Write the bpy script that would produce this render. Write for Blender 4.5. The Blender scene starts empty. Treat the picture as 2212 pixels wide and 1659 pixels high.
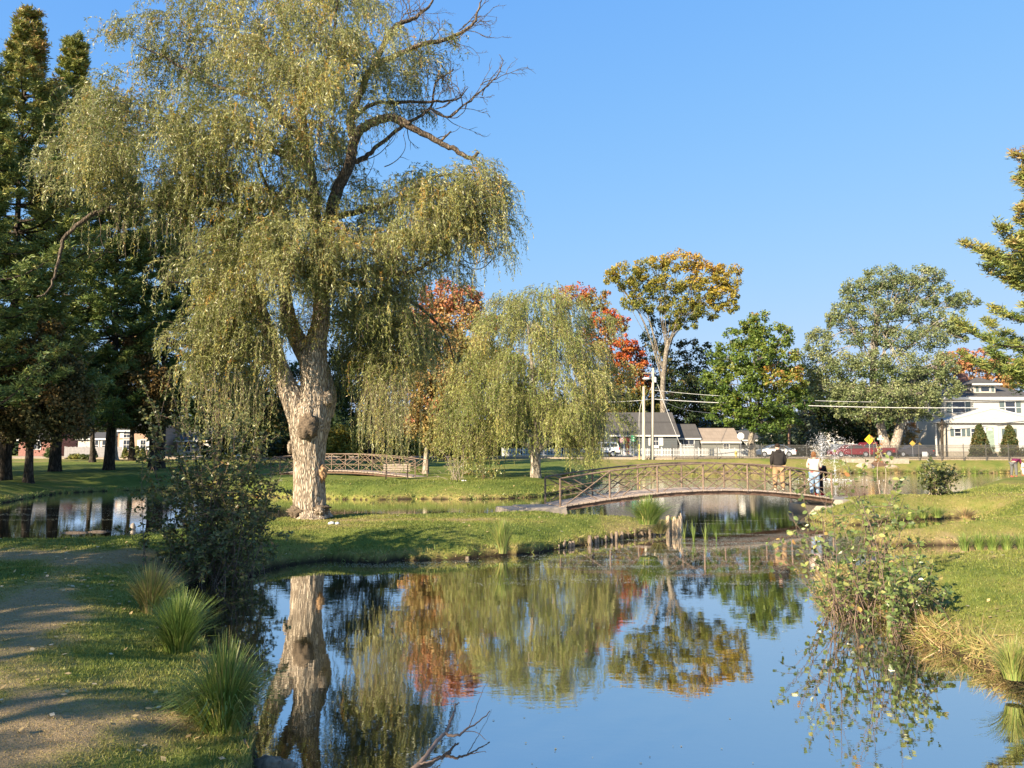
import bpy, math, random
import numpy as np
from mathutils import Vector, Matrix

# ------------------------------------------------------------------ camera, sky, sun, exposure
F, CX, CY, HOR, CAMH = 1661.0, 1106.0, 829.5, 972.0, 2.4     # photo measured at 2212 x 1659
PITCH = math.atan((HOR-CY)/F)
cP, sP = math.cos(PITCH), math.sin(PITCH)
scene = bpy.context.scene
cam_d = bpy.data.cameras.new('camera'); cam = bpy.data.objects.new('camera', cam_d)
scene.collection.objects.link(cam); scene.camera = cam
cam.location = (0, 0, CAMH); cam.rotation_euler = (math.radians(90)+PITCH, 0, 0)
cam_d.sensor_width = 36; cam_d.lens = F/2212*36; cam_d.clip_start = 0.1; cam_d.clip_end = 5000
SUN_EL, SUN_AZ = math.radians(25), math.radians(223)   # azimuth clockwise from +Y : behind the camera, to the left
world = bpy.data.worlds.new("World"); scene.world = world; world.use_nodes = True
wn = world.node_tree.nodes; wl = world.node_tree.links
sky = wn.new('ShaderNodeTexSky'); sky.sky_type = 'NISHITA'; sky.sun_disc = False
sky.sun_elevation = SUN_EL; sky.sun_rotation = SUN_AZ
sky.altitude = 50; sky.air_density = 1.0; sky.dust_density = 0.0; sky.ozone_density = 3.2
bg = wn['Background']; bg.inputs['Strength'].default_value = 0.15
# soft shoulder per channel: an even clear blue from zenith to horizon
def vmath(op, a, b):
    q = wn.new('ShaderNodeVectorMath'); q.operation = op
    for i, x in enumerate((a, b)):
        if isinstance(x, tuple): q.inputs[i].default_value = x
        else: wl.new(x, q.inputs[i])
    return q.outputs[0]
shoulder = vmath('DIVIDE', vmath('MULTIPLY', sky.outputs['Color'], (.64, 1.42, 8.0)), vmath('ADD', vmath('MULTIPLY', sky.outputs['Color'], (.262, .626, 3.0)), (1, 1, 1)))
wl.new(shoulder, bg.inputs['Color'])
sun_d = bpy.data.lights.new('sun', 'SUN'); sun = bpy.data.objects.new('sun', sun_d)
scene.collection.objects.link(sun)
sun_d.energy = 5.0; sun_d.angle = math.radians(0.5); sun_d.color = (1.0, 0.86, 0.66)
sdir = Vector((math.sin(SUN_AZ)*math.cos(SUN_EL), math.cos(SUN_AZ)*math.cos(SUN_EL), math.sin(SUN_EL)))
sun.rotation_euler = sdir.to_track_quat('Z', 'Y').to_euler(); sun.location = (-20, -20, 40)
scene.view_settings.view_transform = 'Standard'; scene.view_settings.look = 'None'
scene.view_settings.gamma = 1; scene.view_settings.exposure = 1.42
try:
    scene.cycles.max_bounces = 6; scene.cycles.diffuse_bounces = 2; scene.cycles.glossy_bounces = 3
    scene.cycles.transmission_bounces = 3
except Exception: pass

# ------------------------------------------------------------------ helpers
rng = np.random.default_rng(7); random.seed(7)
PI = math.pi
def ray(px, py):
    u = (px-CX)/F; v = (CY-py)/F
    return u, cP-v*sP, sP+v*cP
def at(px, py, D):                       # point on the line of sight at forward distance D
    a, b, c = ray(px, py); t = D/b
    return np.array((a*t, D, CAMH+c*t))
def gp(px, py, z=0.0):                   # point on the line of sight at height z
    a, b, c = ray(px, py); t = (z-CAMH)/c
    return np.array((a*t, b*t, z))
def ppm(D): return F/D                   # photo pixels per metre
def nrm(v): return v/np.maximum(np.linalg.norm(v, axis=-1, keepdims=True), 1e-9)
def rdir(n, r=None):
    return nrm((r or rng).normal(size=(n, 3)))
def sst(x): x = np.clip(x, 0, 1); return x*x*(3-2*x)
_nz = np.random.default_rng(11).normal(size=(24, 3)); _np = np.random.default_rng(12).uniform(0, 6.28, 24)
def wob(x, y, s=1.0, k=0):               # cheap smooth noise, about -1..1
    r = 0
    for i in range(6):
        j = (i+k*5) % 24; f = (1+i*.63)/s
        r = r+np.sin(_nz[j, 0]*x*f+_nz[j, 1]*y*f+_np[j])/(1+i*.35)
    return r/3.2

def wloc(o):
    p = np.zeros(3)
    while o is not None: p = p+np.array(o.location); o = o.parent
    return p
def setp(o, label=None, cat=None, group=None, kind=None):
    if label: o['label'] = label
    if cat: o['category'] = cat
    if group: o['group'] = group
    if kind: o['kind'] = kind
    return o
def thing(name, label, cat, loc, group=None):
    o = bpy.data.objects.new(name, None); scene.collection.objects.link(o)
    o.location = tuple(float(c) for c in loc); o.empty_display_size = .3
    return setp(o, label, cat, group)

class MB:
    def __init__(s): s.v=[]; s.l=[]; s.t=[]; s.m=[]; s.h=[]; s.r=[]; s.sm=[]; s.n=0
    def add(s, v, f, m=0, hue=0.5, rnd=0.5, smooth=False):
        v = np.asarray(v, float).reshape(-1, 3); f = np.asarray(f, int)
        if len(v) == 0 or len(f) == 0: return s
        s.v.append(v); s.l.append((f+s.n).ravel()); s.t.append(np.full(len(f), f.shape[1]))
        s.m.append(np.full(len(f), m) if np.isscalar(m) else np.asarray(m)); s.sm.append(np.full(len(f), smooth))
        s.h.append(np.broadcast_to(hue, (len(v),)).astype(float)); s.r.append(np.broadcast_to(rnd, (len(v),)).astype(float))
        s.n += len(v); return s
    def xf(s, fn):
        s.v = [fn(a) for a in s.v]; return s
    def box(s, c, d, rz=0, m=0, **k):
        x, y, z = np.array(d)/2.
        v = np.array([(-x,-y,-z),(x,-y,-z),(x,y,-z),(-x,y,-z),(-x,-y,z),(x,-y,z),(x,y,z),(-x,y,z)])
        if rz:
            ca, sa = math.cos(rz), math.sin(rz)
            v = np.stack((v[:,0]*ca-v[:,1]*sa, v[:,0]*sa+v[:,1]*ca, v[:,2]), 1)
        return s.add(v+np.array(c), [(0,3,2,1),(4,5,6,7),(0,1,5,4),(1,2,6,5),(2,3,7,6),(3,0,4,7)], m, **k)
    def box2(s, x0, x1, y0, y1, z0, z1, m=0, **k):
        return s.box(((x0+x1)/2, (y0+y1)/2, (z0+z1)/2), (x1-x0, y1-y0, z1-z0), 0, m, **k)
    def bar(s, a, b, w, h=None, m=0, **k):             # square-section bar a -> b
        return s.tube([a, b], [w*.7, w*.7], 4, m, smooth=False, **k) if h is None else s.tube([a, b], [w, h], 4, m, smooth=False, **k)
    def tube(s, pts, rad, sides=8, m=0, cap=True, smooth=True, disp=None, **k):
        P = np.asarray(pts, float); n = len(P); R = np.broadcast_to(rad, (n,)).astype(float)
        T = np.gradient(P, axis=0) if n > 2 else np.array([P[1]-P[0]]*2); T = nrm(T)
        ref = np.array((1., 0, 0)) if abs(T[0][0]) < .8 else np.array((0, 1., 0))
        A = np.zeros((n, 3)); A[0] = nrm(ref-T[0]*(ref@T[0]))
        for i in range(1, n): A[i] = nrm(A[i-1]-T[i]*(A[i-1]@T[i]))
        B = np.cross(T, A); th = np.linspace(0, 2*PI, sides, endpoint=False)
        RR = R[:, None]*np.ones(sides)[None]
        if disp is not None: RR = RR*disp(np.linspace(0, 1, n)[:, None], th[None])
        V = P[:, None]+RR[..., None]*(A[:, None]*np.cos(th)[None, :, None]+B[:, None]*np.sin(th)[None, :, None])
        idx = np.arange(n*sides).reshape(n, sides); j = np.roll(idx, -1, 1)
        f = np.stack((idx[:-1], j[:-1], j[1:], idx[1:]), -1).reshape(-1, 4)
        s.add(V.reshape(-1, 3), f, m, smooth=smooth, **k)
        if cap and sides >= 3:
            s.add(V[-1], [tuple(range(sides))], m, **k); s.add(V[0], [tuple(range(sides))[::-1]], m, **k)
        return s
    def ell(s, c, r, m=0, nu=12, nv=8, noise=0, rz=0, smooth=True, **k):
        u = np.linspace(0, 2*PI, nu, endpoint=False); v = np.linspace(0, PI, nv+1)
        U, Vv = np.meshgrid(u, v); d = np.stack((np.sin(Vv)*np.cos(U), np.sin(Vv)*np.sin(U), np.cos(Vv)), -1)
        q = 1+noise*np.sin(d[...,0]*7+c[0]*5)*np.cos(d[...,1]*6+c[1]*3+d[...,2]*5)+noise*.6*np.sin(d[...,2]*13+d[...,0]*11)
        p = d*q[..., None]*np.array(r)
        ca, sa = math.cos(rz), math.sin(rz)
        p = np.stack((p[...,0]*ca-p[...,1]*sa, p[...,0]*sa+p[...,1]*ca, p[...,2]), -1)+np.array(c)
        idx = np.arange((nv+1)*nu).reshape(nv+1, nu); j = np.roll(idx, -1, 1)
        f = np.stack((idx[1:], j[1:], j[:-1], idx[:-1]), -1).reshape(-1, 4)
        return s.add(p.reshape(-1, 3), f, m, smooth=smooth, **k)
    def lathe(s, c, prof, sides=16, m=0, **k):         # prof: (r, z)
        return s.tube([(c[0], c[1], c[2]+z) for r, z in prof], [r for r, z in prof], sides, m, **k)
    def prism(s, poly, fn, m=0, **k):                  # poly 2d, fn(poly, 0/1)-> 3d ends
        a = fn(np.array(poly, float), 0); b = fn(np.array(poly, float), 1); n = len(poly)
        s.add(np.vstack((a, b)), [(i, (i+1) % n, n+(i+1) % n, n+i) for i in range(n)], m, **k)
        s.add(a, [tuple(range(n))[::-1]], m, **k); return s.add(b, [tuple(range(n))], m, **k)
    def leaves(s, c, a, b, hl, hw, hue=.5, rnd=.5, m=0):   # diamond leaves
        n = len(c); hl = np.broadcast_to(hl, (n,))[:, None]; hw = np.broadcast_to(hw, (n,))[:, None]
        v = np.stack((c-a*hl, c+b*hw-a*hl*.1, c+a*hl, c-b*hw-a*hl*.1), 1).reshape(-1, 3)
        return s.add(v, np.arange(n*4).reshape(n, 4), m, np.repeat(np.broadcast_to(hue, (n,)), 4), np.repeat(np.broadcast_to(rnd, (n,)), 4))
    def build(s, name, mat, parent=None, loc=None):
        me = bpy.data.meshes.new(name)
        v = np.vstack(s.v); o0 = wloc(parent) if parent is not None else np.array(loc if loc is not None else (0, 0, 0), float)
        v = v-o0; L = np.concatenate(s.l); T = np.concatenate(s.t)
        me.vertices.add(len(v)); me.vertices.foreach_set('co', v.astype(np.float32).ravel())
        me.loops.add(len(L)); me.loops.foreach_set('vertex_index', L.astype(np.int32))
        me.polygons.add(len(T)); me.polygons.foreach_set('loop_start', np.concatenate(([0], np.cumsum(T)[:-1])).astype(np.int32))
        me.polygons.foreach_set('material_index', np.concatenate(s.m).astype(np.int32))
        me.update(calc_edges=True)
        me.polygons.foreach_set('use_smooth', np.concatenate(s.sm).astype(bool))
        for nm, arr in (('hue', s.h), ('rnd', s.r)):
            at_ = me.attributes.new(nm, 'FLOAT', 'POINT'); at_.data.foreach_set('value', np.concatenate(arr).astype(np.float32))
        for m in (mat if isinstance(mat, (list, tuple)) else [mat]): me.materials.append(m)
        o = bpy.data.objects.new(name, me); scene.collection.objects.link(o)
        if parent is not None: o.parent = parent
        else: o.location = tuple(float(c) for c in o0)
        return o

# ------------------------------------------------------------------ materials
def newmat(name):
    m = bpy.data.materials.new(name); m.use_nodes = True
    n = m.node_tree.nodes; l = m.node_tree.links
    return m, n, l, n['Principled BSDF'], n['Material Output']
def ramp(n, stops, interp='LINEAR'):
    r = n.new('ShaderNodeValToRGB'); e = r.color_ramp; e.interpolation = interp
    e.elements[0].position = stops[0][0]; e.elements[0].color = (*stops[0][1], 1)
    e.elements[1].position = stops[-1][0]; e.elements[1].color = (*stops[-1][1], 1)
    for p, c in stops[1:-1]:
        q = e.elements.new(p); q.color = (*c, 1)
    return r
def attr(n, name):
    a = n.new('ShaderNodeAttribute'); a.attribute_name = name; return a.outputs['Fac']
def math_(n, l, op, a, b=None, clamp=False):
    q = n.new('ShaderNodeMath'); q.operation = op; q.use_clamp = clamp
    for i, x in enumerate((a, b)):
        if x is None: continue
        if isinstance(x, (int, float)): q.inputs[i].default_value = x
        else: l.new(x, q.inputs[i])
    return q.outputs[0]
def noise(n, l, scale, detail=4, rough=.55, stretch=None, coord='Object'):
    t = n.new('ShaderNodeTexCoord'); q = n.new('ShaderNodeTexNoise')
    q.inputs['Scale'].default_value = scale; q.inputs['Detail'].default_value = detail; q.inputs['Roughness'].default_value = rough
    if stretch:
        mp = n.new('ShaderNodeMapping'); mp.inputs['Scale'].default_value = stretch
        l.new(t.outputs[coord], mp.inputs[0]); l.new(mp.outputs[0], q.inputs['Vector'])
    else: l.new(t.outputs[coord], q.inputs['Vector'])
    return q.outputs['Fac']
def mixc(n, l, fac, a, b, mode='MIX'):
    q = n.new('ShaderNodeMix'); q.data_type = 'RGBA'; q.blend_type = mode
    for s, x in ((q.inputs[0], fac), (q.inputs[6], a), (q.inputs[7], b)):
        if isinstance(x, (int, float)): s.default_value = x
        elif isinstance(x, tuple): s.default_value = (*x, 1)
        else: l.new(x, s)
    return q.outputs[2]
def bump(n, l, h, strength, dist, p):
    b = n.new('ShaderNodeBump'); b.inputs['Strength'].default_value = strength; b.inputs['Distance'].default_value = dist
    l.new(h, b.inputs['Height']); l.new(b.outputs[0], p.inputs['Normal']); return b
def plain(name, col, rough=.7, metal=0, var=.18, scale=6, bmp=0, stretch=None, spec=.4):
    m, n, l, p, o = newmat(name)
    nz = noise(n, l, scale, 5, .6, stretch)
    c2 = tuple(min(1, c*(1-var)) for c in col); c1 = tuple(min(1, c*(1+var)) for c in col)
    r = ramp(n, [(.3, c2), (.7, c1)]); l.new(nz, r.inputs[0]); l.new(r.outputs[0], p.inputs['Base Color'])
    p.inputs['Roughness'].default_value = rough; p.inputs['Metallic'].default_value = metal
    p.inputs['Specular IOR Level'].default_value = spec
    if bmp: bump(n, l, nz, .6, bmp, p)
    return m
def leafmat(name, stops, var=.5, trans=.3, rough=.5, spec=.35, nscale=.6, namp=.25):
    m, n, l, p, o = newmat(name)
    nz = noise(n, l, nscale, 3)
    h = math_(n, l, 'ADD', attr(n, 'hue'), math_(n, l, 'MULTIPLY', math_(n, l, 'SUBTRACT', nz, .5), namp*2), True)
    r = ramp(n, stops); l.new(h, r.inputs[0])
    v = math_(n, l, 'ADD', math_(n, l, 'MULTIPLY', attr(n, 'rnd'), var), 1-var/2)
    c = n.new('ShaderNodeVectorMath'); c.operation = 'SCALE'; l.new(r.outputs[0], c.inputs[0]); l.new(v, c.inputs['Scale'])
    l.new(c.outputs[0], p.inputs['Base Color']); p.inputs['Roughness'].default_value = rough
    p.inputs['Specular IOR Level'].default_value = spec
    t = n.new('ShaderNodeBsdfTranslucent'); l.new(c.outputs[0], t.inputs['Color'])
    mx = n.new('ShaderNodeMixShader'); mx.inputs[0].default_value = trans
    l.new(p.outputs[0], mx.inputs[1]); l.new(t.outputs[0], mx.inputs[2]); l.new(mx.outputs[0], o.inputs['Surface'])
    return m
def barkmat(name, dark, light, scale=9, stretch=(1, 1, .22), dist=.03):
    m, n, l, p, o = newmat(name)
    t = n.new('ShaderNodeTexCoord'); mp = n.new('ShaderNodeMapping'); mp.inputs['Scale'].default_value = stretch
    l.new(t.outputs['Object'], mp.inputs[0])
    nz0 = n.new('ShaderNodeTexNoise'); nz0.inputs['Scale'].default_value = scale*.5; l.new(mp.outputs[0], nz0.inputs['Vector'])
    vm = n.new('ShaderNodeVectorMath'); vm.operation = 'ADD'; l.new(mp.outputs[0], vm.inputs[0])
    sc = n.new('ShaderNodeVectorMath'); sc.operation = 'SCALE'; sc.inputs['Scale'].default_value = .22; l.new(nz0.outputs['Color'], sc.inputs[0]); l.new(sc.outputs[0], vm.inputs[1])
    vo = n.new('ShaderNodeTexVoronoi'); vo.feature = 'DISTANCE_TO_EDGE'; vo.inputs['Scale'].default_value = scale; l.new(vm.outputs[0], vo.inputs['Vector'])
    nz = n.new('ShaderNodeTexNoise'); nz.inputs['Scale'].default_value = scale*2; nz.inputs['Detail'].default_value = 6; l.new(mp.outputs[0], nz.inputs['Vector'])
    h = math_(n, l, 'ADD', math_(n, l, 'MULTIPLY', math_(n, l, 'MINIMUM', vo.outputs['Distance'], .28), 2.2), math_(n, l, 'MULTIPLY', nz.outputs['Fac'], .45))
    r = ramp(n, [(.22, dark), (.5, tuple((a+b)/2 for a, b in zip(dark, light))), (.85, light)]); l.new(h, r.inputs[0])
    l.new(r.outputs[0], p.inputs['Base Color']); p.inputs['Roughness'].default_value = .95; p.inputs['Specular IOR Level'].default_value = .15
    bump(n, l, h, 1.0, dist, p); return m

M = {}
M['bark_willow'] = barkmat('willow_bark', (.15,.11,.075), (.56,.46,.34), 15, (1,1,.22), .035)
M['bark_shaded'] = barkmat('shaded_limb_bark', (.05,.038,.028), (.19,.145,.105), 15, (1,1,.22), .03)  # willow bark darkened for the upper limbs, crown shade put into the colour
M['bark_grey'] = barkmat('grey_bark', (.08,.065,.05), (.34,.29,.22), 8, (1,1,.25), .03)
M['bark_dark'] = barkmat('dark_bark', (.02,.016,.012), (.09,.072,.055), 8, (1,1,.25), .03)
M['bark_pale'] = barkmat('pale_bark', (.16,.13,.10), (.46,.40,.31), 6, (1,1,.3), .03)
M['wound'] = plain('torn_wood', (.40,.24,.12), .9, var=.45, scale=14, bmp=.02)
M['burl'] = plain('burl_bark', (.13,.095,.062), .95, var=.55, scale=22, bmp=.05)
M['twig'] = plain('twig_bark', (.16,.11,.08), .9, var=.3)
M['twig_pale'] = plain('pale_twig_bark', (.34,.27,.2), .9, var=.3)
M['willow_leaf'] = leafmat('willow_leaf', [(0,(.11,.14,.03)),(.35,(.26,.26,.07)),(.6,(.35,.36,.15)),(.82,(.48,.40,.08)),(1,(.50,.27,.05))], .5, .34, .42, .5, .9, .22)
M['willow_leaf2'] = leafmat('fresh_willow_leaf', [(0,(.09,.13,.025)),(.4,(.21,.24,.05)),(.75,(.36,.36,.11)),(1,(.44,.36,.09))], .5, .32, .45, .45, .5, .22)
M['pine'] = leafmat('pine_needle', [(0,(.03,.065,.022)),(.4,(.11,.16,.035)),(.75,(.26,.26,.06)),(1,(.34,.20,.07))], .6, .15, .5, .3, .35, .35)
M['cedar'] = leafmat('cedar_leaf', [(0,(.035,.045,.015)),(.5,(.085,.078,.024)),(1,(.22,.12,.035))], .6, .15, .6, .2, .5, .3)
M['autumn_mix'] = leafmat('autumn_leaf', [(0,(.15,.17,.05)),(.35,(.30,.235,.075)),(.7,(.42,.24,.09)),(1,(.50,.17,.09))], .55, .3, .5, .3, .5, .3)
M['red_leaf'] = leafmat('red_maple_leaf', [(0,(.07,.10,.02)),(.35,(.20,.17,.03)),(.65,(.42,.18,.04)),(1,(.50,.10,.035))], .5, .3, .5, .3, .35, .35)
M['gold_leaf'] = leafmat('gold_leaf', [(0,(.12,.15,.03)),(.4,(.23,.22,.04)),(.75,(.42,.30,.04)),(1,(.48,.24,.04))], .5, .3, .5, .3, .4, .35)
M['green_leaf'] = leafmat('green_maple_leaf', [(0,(.06,.11,.018)),(.5,(.15,.20,.03)),(.8,(.24,.22,.04)),(1,(.50,.17,.04))], .55, .32, .5, .35, .3, .2)
M['grey_leaf'] = leafmat('silver_leaf', [(0,(.07,.11,.035)),(.5,(.17,.20,.075)),(1,(.31,.31,.14))], .7, .25, .45, .45, .5, .25)
M['dark_leaf'] = leafmat('dark_leaf', [(0,(.018,.038,.014)),(.6,(.045,.07,.02)),(1,(.13,.09,.025))], .6, .2, .55, .3, .4, .3)
M['shrub_leaf'] = leafmat('dull_shrub_leaf', [(0,(.055,.075,.025)),(.5,(.14,.155,.045)),(.85,(.27,.21,.06)),(1,(.34,.15,.06))], .6, .3, .4, .5, 1.5, .3)
M['bush_leaf'] = leafmat('waxy_bush_leaf', [(0,(.07,.11,.03)),(.5,(.17,.22,.06)),(.85,(.36,.34,.10)),(1,(.40,.18,.06))], .55, .32, .32, .6, 2, .25)
M['lime_leaf'] = leafmat('clipped_conifer_leaf', [(0,(.05,.08,.02)),(.6,(.11,.13,.03)),(1,(.26,.24,.05))], .5, .2, .5, .3, 1, .3)
M['grass_clump'] = leafmat('tuft_blade', [(0,(.09,.15,.03)),(.45,(.19,.26,.05)),(.75,(.36,.31,.10)),(1,(.42,.28,.13))], .5, .3, .45, .4, 1, .2)
M['blade'] = leafmat('lawn_blade', [(0,(.09,.135,.022)),(.45,(.21,.225,.045)),(.75,(.33,.27,.10)),(1,(.37,.26,.13))], .6, .28, .55, .3, 2, .2)
M['fallen'] = leafmat('fallen_leaf', [(0,(.34,.24,.11)),(.5,(.5,.36,.16)),(1,(.62,.52,.36))], .5, .2, .6, .3, 3, .4)
M['rust'] = plain('rusty_pipe', (.19,.13,.09), .75, var=.4, scale=14, bmp=.004)
M['rust_dark'] = plain('rusty_beam', (.12,.07,.045), .85, var=.4, scale=10, bmp=.004)
M['plank'] = plain('weathered_plank', (.36,.28,.215), .9, var=.3, scale=9, bmp=.008, stretch=(1,5,1))
M['log'] = plain('weathered_log', (.17,.125,.085), .9, var=.6, scale=18, bmp=.02, stretch=(1,1,.2))
M['concrete'] = plain('concrete', (.32,.275,.21), .9, var=.2, scale=5, bmp=.01)
M['pale_log'] = plain('splintered_wood', (.42,.31,.20), .9, var=.5, scale=18, bmp=.02, stretch=(1,1,.2))
M['stone'] = plain('rock', (.34,.27,.2), .9, var=.35, scale=7, bmp=.03)
M['asphalt'] = plain('asphalt', (.075,.073,.07), .95, var=.2, scale=3, bmp=.004)
M['path'] = plain('pale_pavement', (.27,.225,.175), .95, var=.15, scale=3)
M['white'] = plain('white_paint', (.58,.57,.54), .6, var=.05)
M['iron'] = plain('painted_iron', (.12,.11,.095), .5, .3, var=.2)
M['glass'] = plain('window_glass', (.03,.035,.045), .08, var=.2, spec=.8)
M['metal'] = plain('galvanised_metal', (.5,.5,.5), .4, .6)
M['black_rubber'] = plain('rubber', (.02,.02,.02), .8)
# ------------------------------------------------------------------ terrain and water
def D_(px, D, z=0.3):                    # world x,y of photo column px at distance D (near the horizon rows)
    return np.array((at(px, HOR+F*(CAMH-z)/D, D)[0], D))
def W_(px, py): return gp(px, py, 0)[:2]
shore = [np.array((-1.9, 2.2)), np.array((-2.1, 3.4))]
shore += [W_(*p) for p in [(556,1690),(560,1645),(562,1600),(548,1560),(500,1520),(455,1470),(446,1430),(430,1385),(405,1345),(392,1300),(405,1270),(470,1246),
    (540,1243),(590,1230),(640,1218),(705,1210),(760,1215),(820,1217),(860,1210),(920,1212),(1000,1208),(1060,1203),(1100,1197),(1150,1199),(1190,1190),(1230,1181),(1280,1175),(1330,1167),(1380,1160),(1430,1150),(1456,1140),(1462,1127)]]
shore += [D_(*p) for p in [(1440,24.6),(1400,24.2),(1300,24.3),(1245,24.6),(1232,26.6),(1150,26.9),(1105,25.4),(1000,24.6),(900,24.5),(800,24.6),(700,24.3),(560,22.8),(420,21.4),(335,20.4),(300,19.2),(230,18.3),(135,18.0),(0,17.9),(-300,17.4)]]
shore += [np.array((-45, 19.)), np.array((-47, 31.))]
shore += [W_(*p) for p in [(-250,1094),(0,1088),(70,1075),(127,1066),(200,1062),(291,1059),(420,1066),(560,1072),(705,1078),(800,1080),(900,1078),(1000,1079),(1100,1077),(1170,1073),(1240,1060),(1290,1048),(1300,1040),(1296,1031),(1320,1026),
    (1400,1024),(1500,1023),(1700,1023),(1900,1022),(2100,1022),(2400,1022)]]
shore += [np.array((75., 74.)), np.array((62., 60.))]
shore += [D_(*p, .6) for p in [(2260,56),(2190,53),(2135,49),(2085,43),(2050,36),(2000,32.5),(1940,31.4),(1860,31.2),(1790,30.8)]]
shore += [np.array(p) for p in [(12.9,30.6),(11.6,30.2),(11.2,28.2)]]
shore += [W_(*p) for p in [(1745,1122),(1800,1134),(1870,1134),(1924,1125),(2000,1121),(2060,1119),(2120,1122)]]
shore += [D_(*p, .35) for p in [(2110,22.6),(2020,21.8),(1940,21.0),(1890,20.6),(1858,20.4)]]
shore += [W_(*p) for p in [(1862,1171),(1902,1177),(1991,1179),(2073,1178),(2212,1177),(2330,1178)]]
shore += [D_(*p, .35) for p in [(2330,16.4),(2212,16.2),(2073,16.3),(1991,16.2),(1915,15.8),(1850,15.0)]]
shore += [W_(*p) for p in [(1800,1236),(1783,1252),(1776,1275),(1794,1299),(1824,1317),(1854,1325),(1906,1340),(1962,1354),(1980,1369),(2017,1399),(2073,1418),(2110,1436),(2166,1451),(2212,1470),(2330,1530),(2500,1640)]]
shore += [np.array((6.6, 3.2)), np.array((3., 2.2)), np.array((0., 1.9))]
SH = np.array(shore)
def signed(x, y):
    x = np.asarray(x, float).ravel(); y = np.asarray(y, float).ravel()
    wx = x+.10*wob(x, y, .35, 1)+.04*wob(x, y, .1, 2); wy = y+.10*wob(x, y, .35, 3)
    d = np.full(x.shape, 1e9); ins = np.zeros(x.shape, bool)
    A = SH; B = np.roll(SH, -1, 0)
    for (ax, ay), (bx, by) in zip(A, B):
        ex, ey = bx-ax, by-ay; L = ex*ex+ey*ey+1e-12
        t = np.clip(((wx-ax)*ex+(wy-ay)*ey)/L, 0, 1)
        d = np.minimum(d, (wx-ax-t*ex)**2+(wy-ay-t*ey)**2)
        if ay != by:
            c = ((ay > wy) != (by > wy)) & (wx < (bx-ax)*(wy-ay)/(by-ay)+ax); ins ^= c
    d = np.sqrt(d); return np.where(ins, -d, d)
def height(x, y, s=None):
    x = np.asarray(x, float).ravel(); y = np.asarray(y, float).ravel()
    if s is None: s = signed(x, y)
    far = np.clip((y-32)/50, 0, 1)
    zp = .52+.88*far+.05*wob(x, y, 4, 2)*(1+far)+np.clip((x-6)/60, 0, .2)*(y < 60)
    zp = zp+.012*wob(x, y, .25, 4)
    und = .04*wob(x, y, .2, 5)
    bank = -.28+.46*sst((s+.10)/.18)+und*.6
    wid = 1.6+3.5*far+np.where((x > 2) & (y < 20), .8, 0)
    z = np.where(s > .08, bank+(zp-.18)*sst((s-.08)/wid)**.7, bank)
    z = np.where(s < -.10, -.28-.6*sst((-s-.10)/1.2), z)
    return z
def ground(x, y): return float(height([x], [y])[0])
def drymask(x, y, s):
    d = .36+.20*wob(x, y, 1.6, 0)+.13*wob(x, y, .5, 2)
    def blob(px, py, rx, ry, a, z=.55):
        c = gp(px, py, z); D = c[1]
        return a*np.exp(-(((x-c[0])/rx)**2+((y-c[1])/ry)**2))
    d = d+blob(-10,1560,.45,1.8,.7)+blob(0,1330,.8,2.0,.6)+blob(150,1195,3.2,.8,.6)+blob(900,1120,3.5,.6,.4)+blob(1250,1150,1.6,.8,.35)
    d = d+blob(2120,1150,2.6,1.5,.45)+blob(330,1500,.5,.7,.5)+blob(1950,1260,.7,1.2,.2)+blob(700,1135,2.,.7,.3)
    d = d+.14*(x > 2.5)*(y < 60)
    d = d+np.where(y > 75, .22, 0)+.25*np.exp(-np.clip(s, 0, 9)/.35)
    d = d-blob(150,1450,.5,2.,.25)
    pth = [gp(a, b, .55) for a, b in ((20,1700),(30,1560),(35,1440),(50,1340),(90,1260),(170,1205),(300,1185))]; dm = np.full(x.shape, 9.)
    for a, b in zip(pth[:-1], pth[1:]):
        ex, ey = b[0]-a[0], b[1]-a[1]; t = np.clip(((x-a[0])*ex+(y-a[1])*ey)/(ex*ex+ey*ey), 0, 1); dm = np.minimum(dm, np.hypot(x-a[0]-t*ex, y-a[1]-t*ey))
    d = d+.36*sst(1.1-dm/.62+.6*wob(x, y, .4, 1))
    return np.clip(d, 0, 1)
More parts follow.
